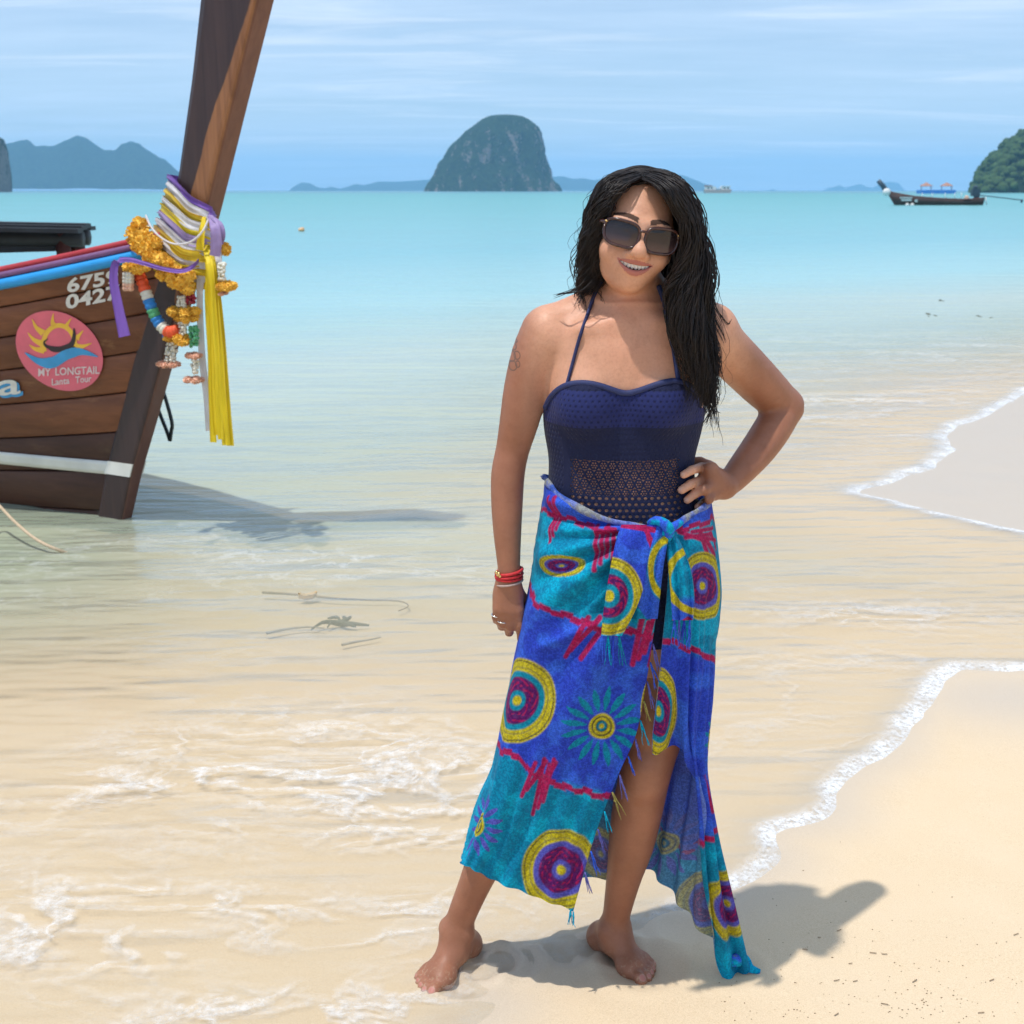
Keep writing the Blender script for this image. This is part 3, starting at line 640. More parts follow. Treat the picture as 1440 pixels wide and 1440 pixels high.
# ------------------------------------------------------------------ ribbons and garlands on the prow
def cloth_mat(name, c, trans=.0):
    m, nt, o = new_mat(name); v = obco(nt)
    n = noise(nt, vscale(nt, v, (60, 60, 8)), 1, 4, .6)
    d = pbsdf(nt, None, mixc(nt, ramp(nt, n, [(.3, 0), (.7, 1)]), tuple(x*.82 for x in c), c), .55, bump(nt, n, .25, .004), Sheen_Weight=.2)
    t = nd(nt, 'BsdfTranslucent', {'Color': (*c, 1)})
    nt.links.new(mixs(nt, .32, d, t), o.inputs[0]); return m
cloth_mat('satin_yellow', (.97, .77, .01)); cloth_mat('satin_white', (.86, .84, .86)); cloth_mat('satin_purple', (.28, .13, .58)); cloth_mat('satin_lilac', (.50, .37, .68)); cloth_mat('satin_gold', (.90, .64, .02))
plain('marigold', (.95, .52, .07), .75, .25, 60); plain('blossom_pink', (.80, .48, .34), .7, .2, 60, .3); plain('jasmine_white', (.70, .68, .58), .7, .2, 60, .3)
plain('garland_orange', (.78, .10, .03), .6, .2, 60); plain('garland_blue', (.02, .20, .55), .6, .2, 60); plain('garland_green', (.08, .36, .16), .6, .25, 60); plain('garland_red', (.30, .01, .03), .6, .25, 60)
def ribbon_geo(pts, width, side, thick=.0012, wob=.0, n=40, nw=7, seed=0, taper=None, curl=0.0):
    c = smoothline(pts, n); sd = np.asarray(side, float)
    sd = np.broadcast_to(sd, (n, 3)) if sd.ndim == 1 else smoothline(sd, n)
    t = np.gradient(c, axis=0); t /= np.linalg.norm(t, axis=1)[:, None]+1e-9
    sd = sd-t*(sd*t).sum(1)[:, None]; sd /= np.linalg.norm(sd, axis=1)[:, None]+1e-9
    nm = np.cross(t, sd); w = np.linspace(-.5, .5, nw); wd = np.full(n, width) if taper is None else np.asarray(np.interp(np.linspace(0, 1, n), np.linspace(0, 1, len(taper)), taper))*width
    V = c[:, None]+sd[:, None]*(w[None, :, None]*wd[:, None, None])
    ph = fnoise(np.stack([np.broadcast_to(w[None]*5+seed*7.3, (n, nw)), np.broadcast_to(np.linspace(0, 4, n)[:, None], (n, nw)), np.zeros((n, nw))], -1), 1.0, 3)
    V = V+nm[:, None]*(wob*ph+curl*(w[None]**2*4-.5))[..., None]
    off = nm[:, None]*thick
    A = (V+off).reshape(-1, 3); Bq = (V-off).reshape(-1, 3); fa = gridfaces(n, nw)
    F = fa.tolist()+(fa[:, ::-1]+n*nw).tolist()
    for q in range(n-1): F += [[q*nw, (q+1)*nw, n*nw+(q+1)*nw, n*nw+q*nw], [(q+1)*nw+nw-1, q*nw+nw-1, n*nw+q*nw+nw-1, n*nw+(q+1)*nw+nw-1]]
    return np.concatenate([A, Bq]), F
def ribbon(name, pts, width, side, mat, parent=None, **kw): v, f = ribbon_geo(pts, width, side, **kw); return mk(name, v, f, mat, parent)
wrap = empty('ribbon_wrap', tuple(PBW(262, 330, .0))); tag(wrap, 'purple, white and yellow cloth ribbons wound round the boat prow', 'ribbons')
cols = ['satin_purple', 'satin_white', 'satin_gold', 'satin_white', 'satin_yellow', 'satin_lilac', 'satin_white', 'satin_gold', 'satin_white', 'satin_gold', 'satin_white', 'satin_gold']
for k, c_ in enumerate(cols):
    t = k/(len(cols)-1); L = (240-34*t**1.2, 254+112*t); Rr = (299-2*t, 300+100*t); M = ((L[0]+Rr[0])/2-3, (L[1]+Rr[1])/2+5+10*t)
    bul = .085+.045*math.sin(t*2.6)+.004*(k % 2)
    pts = [PBW(L[0]+16, L[1]+2, -.09), PBW(L[0]-2, L[1]-2, -.03), PBW(L[0], L[1], .045), PBW(L[0]*.6+M[0]*.4, L[1]*.6+M[1]*.4, bul*.92), PBW(*M, bul), PBW(M[0]*.4+Rr[0]*.6, M[1]*.4+Rr[1]*.6, bul*.9), PBW(*Rr, .05), PBW(Rr[0]+2, Rr[1], -.04), PBW(Rr[0]-14, Rr[1]-6, -.09)]
    ribbon('ribbon', pts, .047, (0.2, 0, -1), c_, wrap, wob=.013, seed=k, n=60, nw=11, curl=.003)
yel = empty('ribbon_streamer', tuple(PBW(310, 620, .1))); tag(yel, 'long yellow ribbon streamers hanging from the prow knot', 'ribbons')
for k, (u0, u1, v1, w, bb) in enumerate(((293, 300, 622, .030, .12), (297, 306, 612, .034, .135), (302, 318, 626, .036, .145), (306, 324, 627, .034, .13), (299, 311, 618, .030, .155))):
    ribbon('ribbon', [PBW(289, 345, .10), PBW((u0+289)/2+2, 375, bb), PBW(u0, 420, bb), PBW((u0*2+u1)/3+1, 490, bb), PBW((u0+2*u1)/3, 560, bb), PBW(u1, v1, bb)], w, (1, -.2, 0), 'satin_yellow', yel, wob=.009, seed=20+k, n=50)
ribbon('knot_tail', [PBW(287, 305, .10), PBW(284, 325, .13), PBW(281, 352, .135)], .030, (1, 0, .1), 'satin_yellow', yel, wob=.008, seed=31, taper=[.6, .9, 1.3])
tag(ribbon('ribbon_streamer', [PBW(284, 370, .09), PBW(281, 420, .105), PBW(284, 500, .10), PBW(291, 560, .10), PBW(294, 606, .10)], .030, (1, 0, 0), 'satin_white', wob=.006, seed=40), 'long white ribbon hanging beside the yellow streamers', 'ribbons')
pb = empty('ribbon_bow', tuple(PBW(305, 360, .1))); tag(pb, 'short lilac ribbon tied in a knot at the prow edge', 'ribbons')
ribbon('ribbon', [PBW(295, 302, .09), PBW(302, 318, .13), PBW(304, 340, .135), PBW(302, 360, .13)], .044, (1, 0, 0), 'satin_lilac', pb, wob=.008, seed=50, taper=[.5, 1, 1.1, 1])
ribbon('ribbon', [PBW(296, 304, .09), PBW(308, 315, .11), PBW(312, 330, .11), PBW(309, 342, .10)], .030, (1, 0, -.3), 'satin_lilac', pb, wob=.008, seed=51)
ribbon('ribbon', [PBW(303, 355, .10), PBW(304, 365, .11), PBW(303, 374, .11)], .05, (1, 0, 0), 'satin_white', pb, wob=.008, seed=52)
tag(ribbon('ribbon_loop', [PBW(283, 362, .09), PBW(272, 374, .17), PBW(255, 381, .20), PBW(230, 378, .22), PBW(205, 371, .24), PBW(180, 365, .26), PBW(163, 370, .28), PBW(160, 395, .29), PBW(166, 430, .30), PBW(175, 473, .31)], .036, np.array([[0, 0, 1.], [0, .3, 1], [0, .3, 1], [0, .2, 1], [0, .2, 1], [.3, .2, 1], [1, 0, .3], [1, 0, 0], [1, 0, 0], [1, 0, 0]]), 'satin_purple', wob=.006, seed=60, n=70, taper=[.5, .5, .55, .5, .5, .6, .9, 1.1, 1.2, 1.45]), 'purple ribbon looping from the prow and hanging over the hull', 'ribbons')
tag(tube('prow_cord', smoothline([PBW(294, 306, .10), PBW(285, 325, .15), PBW(268, 340, .17), PBW(245, 343, .17), PBW(225, 333, .16), PBW(212, 318, .12), PBW(205, 303, .07)], 40), .0045, 'satin_white', seg=6), 'thin white cord looped across the prow ribbons', 'cord')
def flower(c, r, mat, parent, squash=1.0):
    """ruffled flower head: a core set with many short bent petals"""
    b = MB(); c = np.asarray(c, float); sq = np.array([1, 1, squash]); b.sphere(c, r*.78*sq, 8, 6)
    n = 110; k = np.arange(n)+.5; ph = np.arccos(1-2*k/n); th_ = np.pi*(1+5**.5)*k
    d = np.stack([np.cos(th_)*np.sin(ph), np.sin(th_)*np.sin(ph), np.cos(ph)], 1); d += RNG.normal(0, .10, d.shape); d /= np.linalg.norm(d, axis=1)[:, None]
    t1 = np.cross(d, RNG.normal(0, 1, d.shape)); t1 /= np.linalg.norm(t1, axis=1)[:, None]; t2 = np.cross(d, t1)
    w = r*RNG.uniform(.13, .24, (n, 1)); ro = r*RNG.uniform(.95, 1.16, (n, 1)); q = r*.70
    V = np.stack([d*q-t1*w*.6, d*q+t1*w*.6, d*ro*.95+t1*w+t2*w*.5, d*ro+t2*w*.9, d*ro*.95-t1*w+t2*w*.5], 1).reshape(-1, 3)*sq+c
    b.add(V, (np.arange(n)[:, None]*5+np.arange(5)[None]).tolist())
    o = b.build('marigold' if mat == 'marigold' else 'blossom', mat, parent, smooth=False); o['kind'] = 'stuff'; return o
gm = empty('flower_garland', tuple(PBW(255, 420, .1))); tag(gm, 'thick orange marigold garland draped round the prow', 'garland')
for (u, v, r, bb) in ((197, 318, .042, .10), (190, 330, .045, .13), (204, 335, .044, .15), (197, 345, .040, .16), (210, 350, .044, .17), (218, 342, .036, .16), (213, 362, .040, .18), (225, 366, .042, .18), (236, 374, .040, .17), (230, 385, .034, .17), (246, 384, .038, .17), (256, 396, .040, .17), (244, 395, .034, .17), (264, 388, .034, .16), (263, 404, .036, .16)):
    flower(PBW(u, v, bb), r, 'marigold', gm)
gs = empty('flower_garland', tuple(PBW(188, 375, .25))); tag(gs, 'short cluster of orange marigolds and white buds beside the purple ribbon', 'garland')
for (u, v, r) in ((182, 376, .032), (192, 379, .034), (202, 376, .032)): flower(PBW(u, v, .22), r, 'marigold', gs, .7)
for q in range(5):
    b = MB()
    for t_ in np.linspace(0, 2*np.pi, 7, endpoint=False): b.sphere(PBW(180+5*math.cos(t_), 386+q*5, .22+.02*math.sin(t_)), .012, 6, 5)
    b.build('bud_ring', 'jasmine_white' if q < 3 else 'blossom_pink', gs)
def beads(parent, pts, mats, rad):
    c = smoothline([PBW(u, v, b) for u, v, b in pts], 60); n = len(mats)
    for k, m_ in enumerate(mats):
        i0, i1 = int(k*59/n), int((k+1)*59/n); seg = c[i0:i1+1]
        r_ = rad*(1+.10*np.sin(np.linspace(0, 12, len(seg)))); tube('garland_segment', seg, r_, m_, parent, 12)
gt = empty('flower_garland', tuple(PBW(235, 480, .12))); tag(gt, 'rope garland banded orange, white, blue and green across the bow', 'garland')
beads(gt, [(196, 385, .17), (204, 408, .18), (212, 430, .18), (222, 452, .17), (236, 466, .16), (250, 464, .15)], ['garland_orange', 'garland_orange', 'jasmine_white', 'garland_blue', 'garland_green', 'garland_blue', 'jasmine_white', 'garland_orange', 'garland_orange'], .026)
def tassel(label, spec):
    u, v = spec[-1][1:3]; g_ = empty('flower_garland', tuple(PBW(u, v, .12))); tag(g_, label, 'garland', None)
    for kind, u, v, r, n, h in spec:
        if kind == 'm':
            for t_ in np.linspace(0, 2*np.pi, n, endpoint=False): flower(PBW(u+h*math.cos(t_), v+2*math.sin(t_), .13+.03*math.sin(t_)), r, 'marigold', g_, .75)
        elif kind == 'p':
            for t_ in np.linspace(0, 2*np.pi, n, endpoint=False): flower(PBW(u+h*math.cos(t_), v+2*math.sin(t_), .13+.025*math.sin(t_)), r, 'blossom_pink', g_, .6)
        else:
            mat = {'w': 'jasmine_white', 'g': 'garland_green', 'r': 'garland_red', 'b': 'garland_blue'}[kind]
            for q in range(n):
                b = MB()
                for t_ in np.linspace(0, 2*np.pi, 8, endpoint=False): b.sphere(PBW(u+RNG.normal(0, 1)+r*260*math.cos(t_), v+q*h+RNG.normal(0, .8), .13+r*math.sin(t_)), RNG.uniform(.006, .010), 6, 5)
                b.build('bud_ring', mat, g_)
tassel('long hanging garland of marigolds with a red band and green buds', [('w', 256, 418, .020, 4, 4), ('r', 268, 415, .02, 3, 5), ('m', 257, 438, .030, 5, 16), ('m', 262, 447, .026, 4, 10), ('w', 257, 456, .018, 4, 4), ('g', 272, 460, .018, 6, 5), ('p', 272, 500, .020, 5, 7), ('w', 274, 508, .012, 4, 5), ('p', 272, 534, .022, 5, 9)])
tassel('hanging garland of orange blossoms and white buds over the stem', [('m', 247, 474, .026, 5, 12), ('m', 256, 480, .024, 4, 8), ('b', 234, 470, .015, 2, 4), ('w', 240, 484, .022, 6, 4.6), ('p', 237, 512, .022, 6, 11)])
tassel('small garland peeping out beyond the yellow streamers', [('w', 312, 372, .012, 5, 5), ('m', 318, 402, .026, 5, 8), ('p', 313, 412, .014, 3, 4)])
flower(PBW(316, 350, -.02), .03, 'marigold', gm)
# ------------------------------------------------------------------ the woman: body as one implicit surface
def axis(*seg):
    out = []
    for a, b, st_ in seg: out.append(np.arange(a, b-1e-6, st_))
    return np.concatenate(out+[[seg[-1][1]]]).astype(np.float32)
xs = axis((-.26, -.07, .0035), (-.07, .03, .0028), (.03, .14, .0036), (.14, .305, .0018), (.305, .42, .0025), (.42, .545, .0036))
ys = axis((2.04, 2.07, .0035), (2.07, 2.15, .0022), (2.15, 2.50, .0033))
zs = axis((-.03, .07, .0026), (.07, .56, .0055), (.56, .72, .0028), (.72, .92, .0045), (.92, 1.04, .0028), (1.04, 1.29, .0036), (1.29, 1.60, .0018))
F = np.full((len(xs), len(ys), len(zs)), .03, np.float32)
def sub(lo, hi):
    i = [np.searchsorted(a, l) for a, l in zip((xs, ys, zs), lo)]; j = [np.searchsorted(a, h) for a, h in zip((xs, ys, zs), hi)]
    sl = tuple(slice(max(0, a-1), b+1) for a, b in zip(i, j))
    return sl, xs[sl[0]][:, None, None], ys[sl[1]][None, :, None], zs[sl[2]][None, None, :]
def smin(a, b, k):
    if k <= 0: return np.minimum(a, b)
    h = np.maximum(k-np.abs(a-b), 0)/k; return np.minimum(a, b)-h*h*k*.25
def smax(a, b, k): return -smin(-a, -b, k)
def add(lo, hi, fn, k, cut=False):
    m_ = .05+k; sl, X, Y, Z = sub(np.asarray(lo)-m_, np.asarray(hi)+m_)
    if F[sl].size == 0: return
    d = fn(X, Y, Z).astype(np.float32); F[sl] = smax(F[sl], -d, k) if cut else smin(F[sl], d, k)
def cone(a, b, ra, rb, k=.02, flat=1.0, fax=None, cut=False):
    a = np.asarray(a, float); b = np.asarray(b, float); ab = b-a; L2 = float(ab@ab)+1e-12; r = max(ra, rb)
    def fn(X, Y, Z):
        px, py, pz = X-a[0], Y-a[1], Z-a[2]; t = np.clip((px*ab[0]+py*ab[1]+pz*ab[2])/L2, 0, 1)
        qx, qy, qz = px-t*ab[0], py-t*ab[1], pz-t*ab[2]; q2 = qx*qx+qy*qy+qz*qz
        if fax is not None:
            w_ = qx*fax[0]+qy*fax[1]+qz*fax[2]; q2 = q2+w_*w_*(1/flat**2-1)
        return np.sqrt(q2)-(ra+(rb-ra)*t)
    add(np.minimum(a, b)-r, np.maximum(a, b)+r, fn, k, cut)
def chain(pts, k=.02, n=28):
    """smooth tapering limb: one field along a resampled centre line"""
    q = smoothline([[*p, r] for p, r in pts], n); lo = q[:, :3].min(0)-q[:, 3].max(); hi = q[:, :3].max(0)+q[:, 3].max()
    def fn(X, Y, Z):
        best = None
        for a, b in zip(q[:-1], q[1:]):
            ab = b[:3]-a[:3]; L2 = float(ab@ab)+1e-12; px, py, pz = X-a[0], Y-a[1], Z-a[2]
            t = np.clip((px*ab[0]+py*ab[1]+pz*ab[2])/L2, 0, 1)
            d = np.sqrt((px-t*ab[0])**2+(py-t*ab[1])**2+(pz-t*ab[2])**2)-(a[3]+(b[3]-a[3])*t)
            best = d if best is None else np.minimum(best, d)
        return best
    add(lo, hi, fn, k)
def ell(c, r, k=.02, R=None, cut=False):
    c = np.asarray(c, float); r = np.asarray(r, float); m_ = r.max(); R = np.eye(3) if R is None else np.asarray(R)
    def fn(X, Y, Z):
        p = (X-c[0], Y-c[1], Z-c[2]); q = [(R[0, i]*p[0]+R[1, i]*p[1]+R[2, i]*p[2]) for i in range(3)]
        k0 = np.sqrt(sum((q[i]/r[i])**2 for i in range(3))); k1 = np.sqrt(sum((q[i]/r[i]**2)**2 for i in range(3)))+1e-9
        return k0*(k0-1)/k1
    add(c-m_, c+m_, fn, k, cut)
YB0 = 2.235
# torso
TR = [(428, 850, 932, .050, .062), (446, 812, 968, .066, .076), (470, 776, 1003, .080, .088), (505, 770, 1003, .090, .097), (545, 768, 992, .093, .098), (600, 769, 982, .090, .094), (645, 777, 970, .086, .088), (690, 775, 973, .090, .092), (730, 768, 985, .096, .105), (780, 760, 998, .100, .120), (830, 756, 1002, .100, .128), (880, 760, 998, .096, .122), (930, 775, 985, .085, .105)]
tz = np.array([P(800, r[0], YB0)[2] for r in TR]); tl = np.array([P(r[1], r[0], YB0)[0] for r in TR]); tr = np.array([P(r[2], r[0], YB0)[0] for r in TR])
zq = np.linspace(tz[-1]-.001, tz[0]+.001, 200); od = np.argsort(tz)
def sm(a):
    q = np.interp(zq, tz[od], np.asarray(a)[od]); kk = np.ones(13)/13; return np.convolve(np.pad(q, 6, 'edge'), kk, 'valid')
tcx, trx, tyf, tyb = sm((tl+tr)/2), sm((tr-tl)/2), sm([r[3] for r in TR]), sm([r[4] for r in TR])
def torso(X, Y, Z):
    z1 = Z.ravel(); cx = np.interp(z1, zq, tcx)[None, None]; rx = np.interp(z1, zq, trx)[None, None]; yf = np.interp(z1, zq, tyf)[None, None]; yb = np.interp(z1, zq, tyb)[None, None]
    qx = np.abs((X-cx)/rx); dy = Y-YB0; qy = np.abs(dy)/np.where(dy < 0, yf, yb)
    d = ((qx**2.3+qy**2.3)**(1/2.3)-1)*np.minimum(rx, yf)
    return np.maximum(d, np.maximum(Z-zq[-1], zq[0]-Z))
add((tl.min(), YB0-.12, tz.min()), (tr.max(), YB0+.14, tz.max()), torso, 0)
for (u, v) in ((828, 572), (927, 568)):
    ell(P(u, v, YB0-.070)+[0, .012, 0], (.054, .054, .056), .016); ell(P(u+(3 if u < 880 else -3), v-26, YB0-.058)+[0, .012, 0], (.047, .044, .052), .018)
for a, b in (((806, 462), (872, 452)), ((908, 451), (975, 458))): cone(P(a[0]+14, a[1], YB0-.058), P(*b, YB0-.056), .006, .006, .030)
F_T = F.copy()                                             # trunk alone, for the swimsuit
# legs
lR = [(925, 850, .02, .084), (926, 960, .02, .074), (912, 1060, .02, .053), (906, 1092, .022, .049), (896, 1140, .050, .0490), (888, 1185, .070, .0450), (877, 1235, .090, .0350), (868, 1280, .105, .0285), (864, 1305, .110, .0275)]
chain([(P(u, v, YB0+dy), r) for u, v, dy, r in lR], .022)
cone(P(905, 1078, YB0-.012), P(903, 1096, YB0-.010), .036, .034, .03)
lL = [(828, 850, .02, .084), (788, 960, .01, .074), (745, 1060, .01, .053), (735, 1092, .015, .049), (712, 1140, .035, .048), (695, 1180, .048, .044), (672, 1233, .062, .0335), (653, 1278, .078, .0295), (643, 1305, .085, .0285)]
chain([(P(u, v, YB0+dy), r) for u, v, dy, r in lL], .022)
F_B = F.copy()                                             # trunk and legs, for the sarong
# shoulders, neck
neck0, neck1 = P(890, 455, YB0-.005), P(893, 372, YB0-.015)
cone(neck0, neck1, .049, .0415, .030)
for u1, v1, u2, v2 in ((868, 420, 778, 462), (915, 420, 1000, 460)): cone(P(u1, v1, YB0+.02), P(u2, v2, YB0+.005), .036, .040, .040)
# arm hanging at her side (her right)
aL = [(768, 470, .0, .0455), (752, 500, .0, .041), (738, 545, .0, .0365), (730, 593, .0, .0345), (721, 632, .005, .0300), (714.5, 665, .0, .0300), (713, 705, -.008, .0285), (713.5, 750, -.018, .0250), (715.5, 795, -.025, .0205), (715.5, 815, -.028, .0200)]
chain([(P(u, v, YB0+dy), r) for u, v, dy, r in aL], .016)
# arm akimbo (her left)
aR = [(1000, 470, .005, .0455), (1022, 492, .030, .0430), (1050, 520, .075, .0420), (1078, 548, .115, .0400), (1103, 571, .140, .0345)]
chain([(P(u, v, YB0+dy), r) for u, v, dy, r in aR], .018)
aR2 = [(1103, 573, .138, .0350), (1086, 603, .105, .0350), (1066, 632, .068, .0325), (1043, 660, .025, .0275), (1026, 679, -.005, .0225), (1018, 684, -.015, .0205)]
chain([(P(u, v, YB0+dy), r) for u, v, dy, r in aR2], .010)
NAILS = []
def foot(ankle, toe, med, sink=0.0, L=.2):
    """ankle point, ground point between the toes, med = sign of the big-toe side"""
    ankle = np.asarray(ankle); g0 = -sink; f = np.array([toe[0]-ankle[0], toe[1]-ankle[1], 0]); f /= np.linalg.norm(f); s_ = np.array([f[1], -f[0], 0])*med
    tp = np.array([toe[0], toe[1], g0]); H = tp-f*L
    at = lambda a, b, c: H+f*a*(L/.232)+s_*b+np.array([0, 0, c])
    ell(at(.030, 0, .030), (.030, .028, .031), .02)
    cone(ankle, at(.035, 0, .035), .028, .026, .02); cone(ankle-[0, 0, .004], at(.095, .002, .045), .026, .027, .024)
    cone(at(.095, .004, .043), at(.165, .004, .020), .028, .019, .02); cone(at(.04, -.010, .022), at(.150, -.020, .017), .022, .016, .02); cone(at(.150, .018, .018), at(.168, .020, .017), .020, .017, .02)
    cone(at(.160, .022, .016), at(.160, -.026, .013), .0165, .0135, .016)
    for j, (b0, b1, a0, a1, r) in enumerate(((.022, .023, .172, .224, .0120), (.0065, .005, .176, .222, .0088), (-.006, -.009, .174, .213, .0083), (-.018, -.022, .168, .202, .0080), (-.029, -.034, .158, .188, .0078))):
        cone(at(a0, b0, .014), at((a0+a1)/2+.004, (b0+b1)/2, .0155), r, r*.95, .007); cone(at((a0+a1)/2+.004, (b0+b1)/2, .0155), at(a1-r, b1, .0095), r*.95, r, .004)
        NAILS.append((at(a1-r*.6, b1, .0095+r*.80), .0075 if j == 0 else .0052, 1.0))
    for sg in (-1, 1): ell(ankle+s_*sg*.026+[0, 0, .004], (.012, .012, .013), .014)
foot(P(864, 1307, YB0+.110), G(921, 1379, .0)[:2], 1, .010, .182)
foot(P(642, 1310, YB0+.085), G(588, 1396, .0)[:2], -1, .013, .192)
# hands
def finger(pts, r0, r1, k0=.008, k=.003, nail=None):
    n = len(pts)
    for i in range(n-1): cone(pts[i], pts[i+1], r0+(r1-r0)*i/(n-1), r0+(r1-r0)*(i+1)/(n-1), k0 if i == 0 else k)
    if nail is not None: NAILS.append((np.asarray(pts[-1])+np.asarray(nail)*r1*.9, .0052, .45))
yh = YB0-.028
ell(P(714, 838, yh), (.0275, .0145, .034), .016)                       # hanging hand: back of the palm
for u, r in ((701, .0085), (709, .0095), (719, .0095), (729, .0092)): cone(P(u*.6+714*.4, 820, yh-.004), P(u, 857, yh-.006), .007, r, .012)
finger([P(729, 857, yh-.006), P(731, 880, yh-.006), P(733, 897, yh+.008), P(735, 905, yh+.020)], .0092, .0070)
finger([P(718.5, 859, yh-.006), P(718, 881, yh-.004), P(716, 889, yh+.016), P(714, 884, yh+.034)], .0094, .0072)
finger([P(709, 858, yh-.005), P(706.5, 876, yh-.002), P(705.5, 881, yh+.016), P(707, 875, yh+.032)], .0090, .0070)
finger([P(700.5, 854, yh-.002), P(697.5, 868, yh+.002), P(698, 872, yh+.016), P(701, 866, yh+.028)], .0080, .0064)
finger([P(724, 826, yh+.012), P(735, 842, yh+.018), P(738, 860, yh+.020), P(737, 876, yh+.016)], .0115, .0080, .012)
# hand on the hip: fingers lie on the cloth
def touch(u, v, r):
    for y in np.arange(2.06, 2.40, .002):
        p = P(u, v, y); i = min(np.searchsorted(xs, p[0]), len(xs)-1); j = min(np.searchsorted(ys, p[1]), len(ys)-1); k_ = min(np.searchsorted(zs, p[2]), len(zs)-1)
        if F_T[i, j, k_] <= r+.0045: return p
    return None
wr_ = P(1018, 684, YB0-.015)
kn = {'i': (1000, 659), 'm': (1002, 669), 'r': (1003, 682), 'p': (1005, 694)}
def hp(u, v, dy): return P(u, v, YB0+dy)
kny = -.040
for q, (u, v) in kn.items(): cone(wr_+np.array([0, -.004, 0]), hp(u, v, kny), .0155, .0112, .012)
ell(hp(1009, 678, kny+.014), (.016, .014, .024), .012)
for pts, r in ((((1000, 659), (986, 656.5), (973, 661), (961.5, 667.5)), .0080), (((1002, 669), (986, 674), (971, 681), (958.5, 689)), .0084), (((1003, 682), (990, 687.5), (977, 694.5), (966.5, 703)), .0081), (((1005, 694), (997, 701.5), (989, 707), (981, 713)), .0072)):
    q = [hp(*pts[0], kny)]
    for (u, v) in pts[1:]:
        t_ = touch(u, v, r); q.append(t_ if t_ is not None and t_[1] < YB0 else hp(u, v, kny-.02))
    q[1] = q[1]+np.array([0, -.004, 0]); finger(q, r*1.14, r*.88, .010, .003, (-.55, -.8, .1))
finger([wr_+np.array([-.004, .014, .012]), hp(996, 656, .0), hp(984, 650, .012), hp(974, 649, .016)], .0125, .0085, .012)
# ---- head
ROLL = math.radians(11.5)
HX = np.array([math.cos(ROLL), 0, -math.sin(ROLL)]); HZ = np.array([math.sin(ROLL), 0, math.cos(ROLL)]); HY = np.array([0, -1., 0])
yaw = math.radians(-3); HX, HY = HX*math.cos(yaw)+HY*math.sin(yaw), -HX*math.sin(yaw)+HY*math.cos(yaw)
HR = np.stack([HX, HY, HZ], 1)                              # columns: right, towards camera, up
HO = P(902.5, 326, 2.118)-HY*.082
H = lambda x, y, z: HO+HX*x+HY*y+HZ*z
def hell(c, r, k=.02, cut=False): ell(H(*c), r, k, HR, cut)
def hcone(a, b, ra, rb, k=.01, cut=False): cone(H(*a), H(*b), ra, rb, k, cut=cut)
FH0 = F.copy() if False else None
hell((0, -.018, .020), (.0690, .088, .0755), .02)
hell((0, .014, -.020), (.0578, .0740, .080), .016)
hell((0, .022, -.058), (.0430, .054, .040), .016)
hell((0, .062, -.083), (.020, .019, .016), .022)
for s in (-1, 1):
    hell((s*.036, .056, -.038), (.019, .022, .017), .022)
    hcone((s*.014, .082, .012), (s*.044, .069, .012), .008, .006, .014)        # brow
    hell((s*.032, .093, -.008), (.014, .010, .009), .012, cut=True)
    hell((s*.032, .072, -.008), (.0125, .0105, .0100), .006)
    hell((s*.0660, -.014, -.014), (.008, .016, .026), .008)
    hell((s*.0655, -.004, -.037), (.006, .007, .009), .006)
hcone((0, .082, .010), (0, .099, -.028), .0072, .0105, .012); hell((0, .0995, -.0335), (.0110, .0105, .0090), .008)
for s in (-1, 1):
    hell((s*.0125, .090, -.0365), (.0078, .0095, .0068), .006); hell((s*.0062, .0965, -.0425), (.0036, .0052, .0030), .002, cut=True)
hell((0, .068, -.056), (.030, .021, .020), .018)
yl = lambda x: .0862-11.0*x*x
zu = lambda x: -.0532+.0032*(x/.0275)**2
zl = lambda x: -.0615+.0113*(x/.0275)**2
def mouth(X, Y, Z):
    px, py, pz = X-HO[0], Y-HO[1], Z-HO[2]
    x = px*HX[0]+py*HX[1]+pz*HX[2]; y = px*HY[0]+py*HY[1]+pz*HY[2]; z = px*HZ[0]+py*HZ[1]+pz*HZ[2]
    d = np.maximum(np.maximum(z-zu(x), zl(x)-z), np.abs(x)-.0275); return np.maximum(d, yl(x)-.012-y)
lx = np.linspace(-.0285, .0285, 13)
for i in range(12):
    a, b = lx[i], lx[i+1]; w0 = 1-(a/.0315)**2; w1 = 1-(b/.0315)**2
    hcone((a, yl(a)+.0004, zu(a)+.0030*w0), (b, yl(b)+.0004, zu(b)+.0030*w1), .0024+.0020*w0, .0024+.0020*w1, .003)
    hcone((a, yl(a)+.0004, zl(a)-.0036*w0), (b, yl(b)+.0004, zl(b)-.0036*w1), .0022+.0034*w0, .0022+.0034*w1, .003)
add(H(0, .08, -.057)-.035, H(0, .08, -.057)+.035, mouth, .0015, cut=True)
for s in (-1, 1): hcone((s*.0310, .0735, -.0505), (s*.0300, .0745, -.058), .0022, .0015, .004, cut=True)   # smile creases
# cleavage and collar notch
cone(P(880, 512, YB0-.096), P(879, 560, YB0-.108), .002, .008, .012, cut=True)
cone(P(888, 448, YB0-.092), P(889, 455, YB0-.094), .007, .007, .018, cut=True)
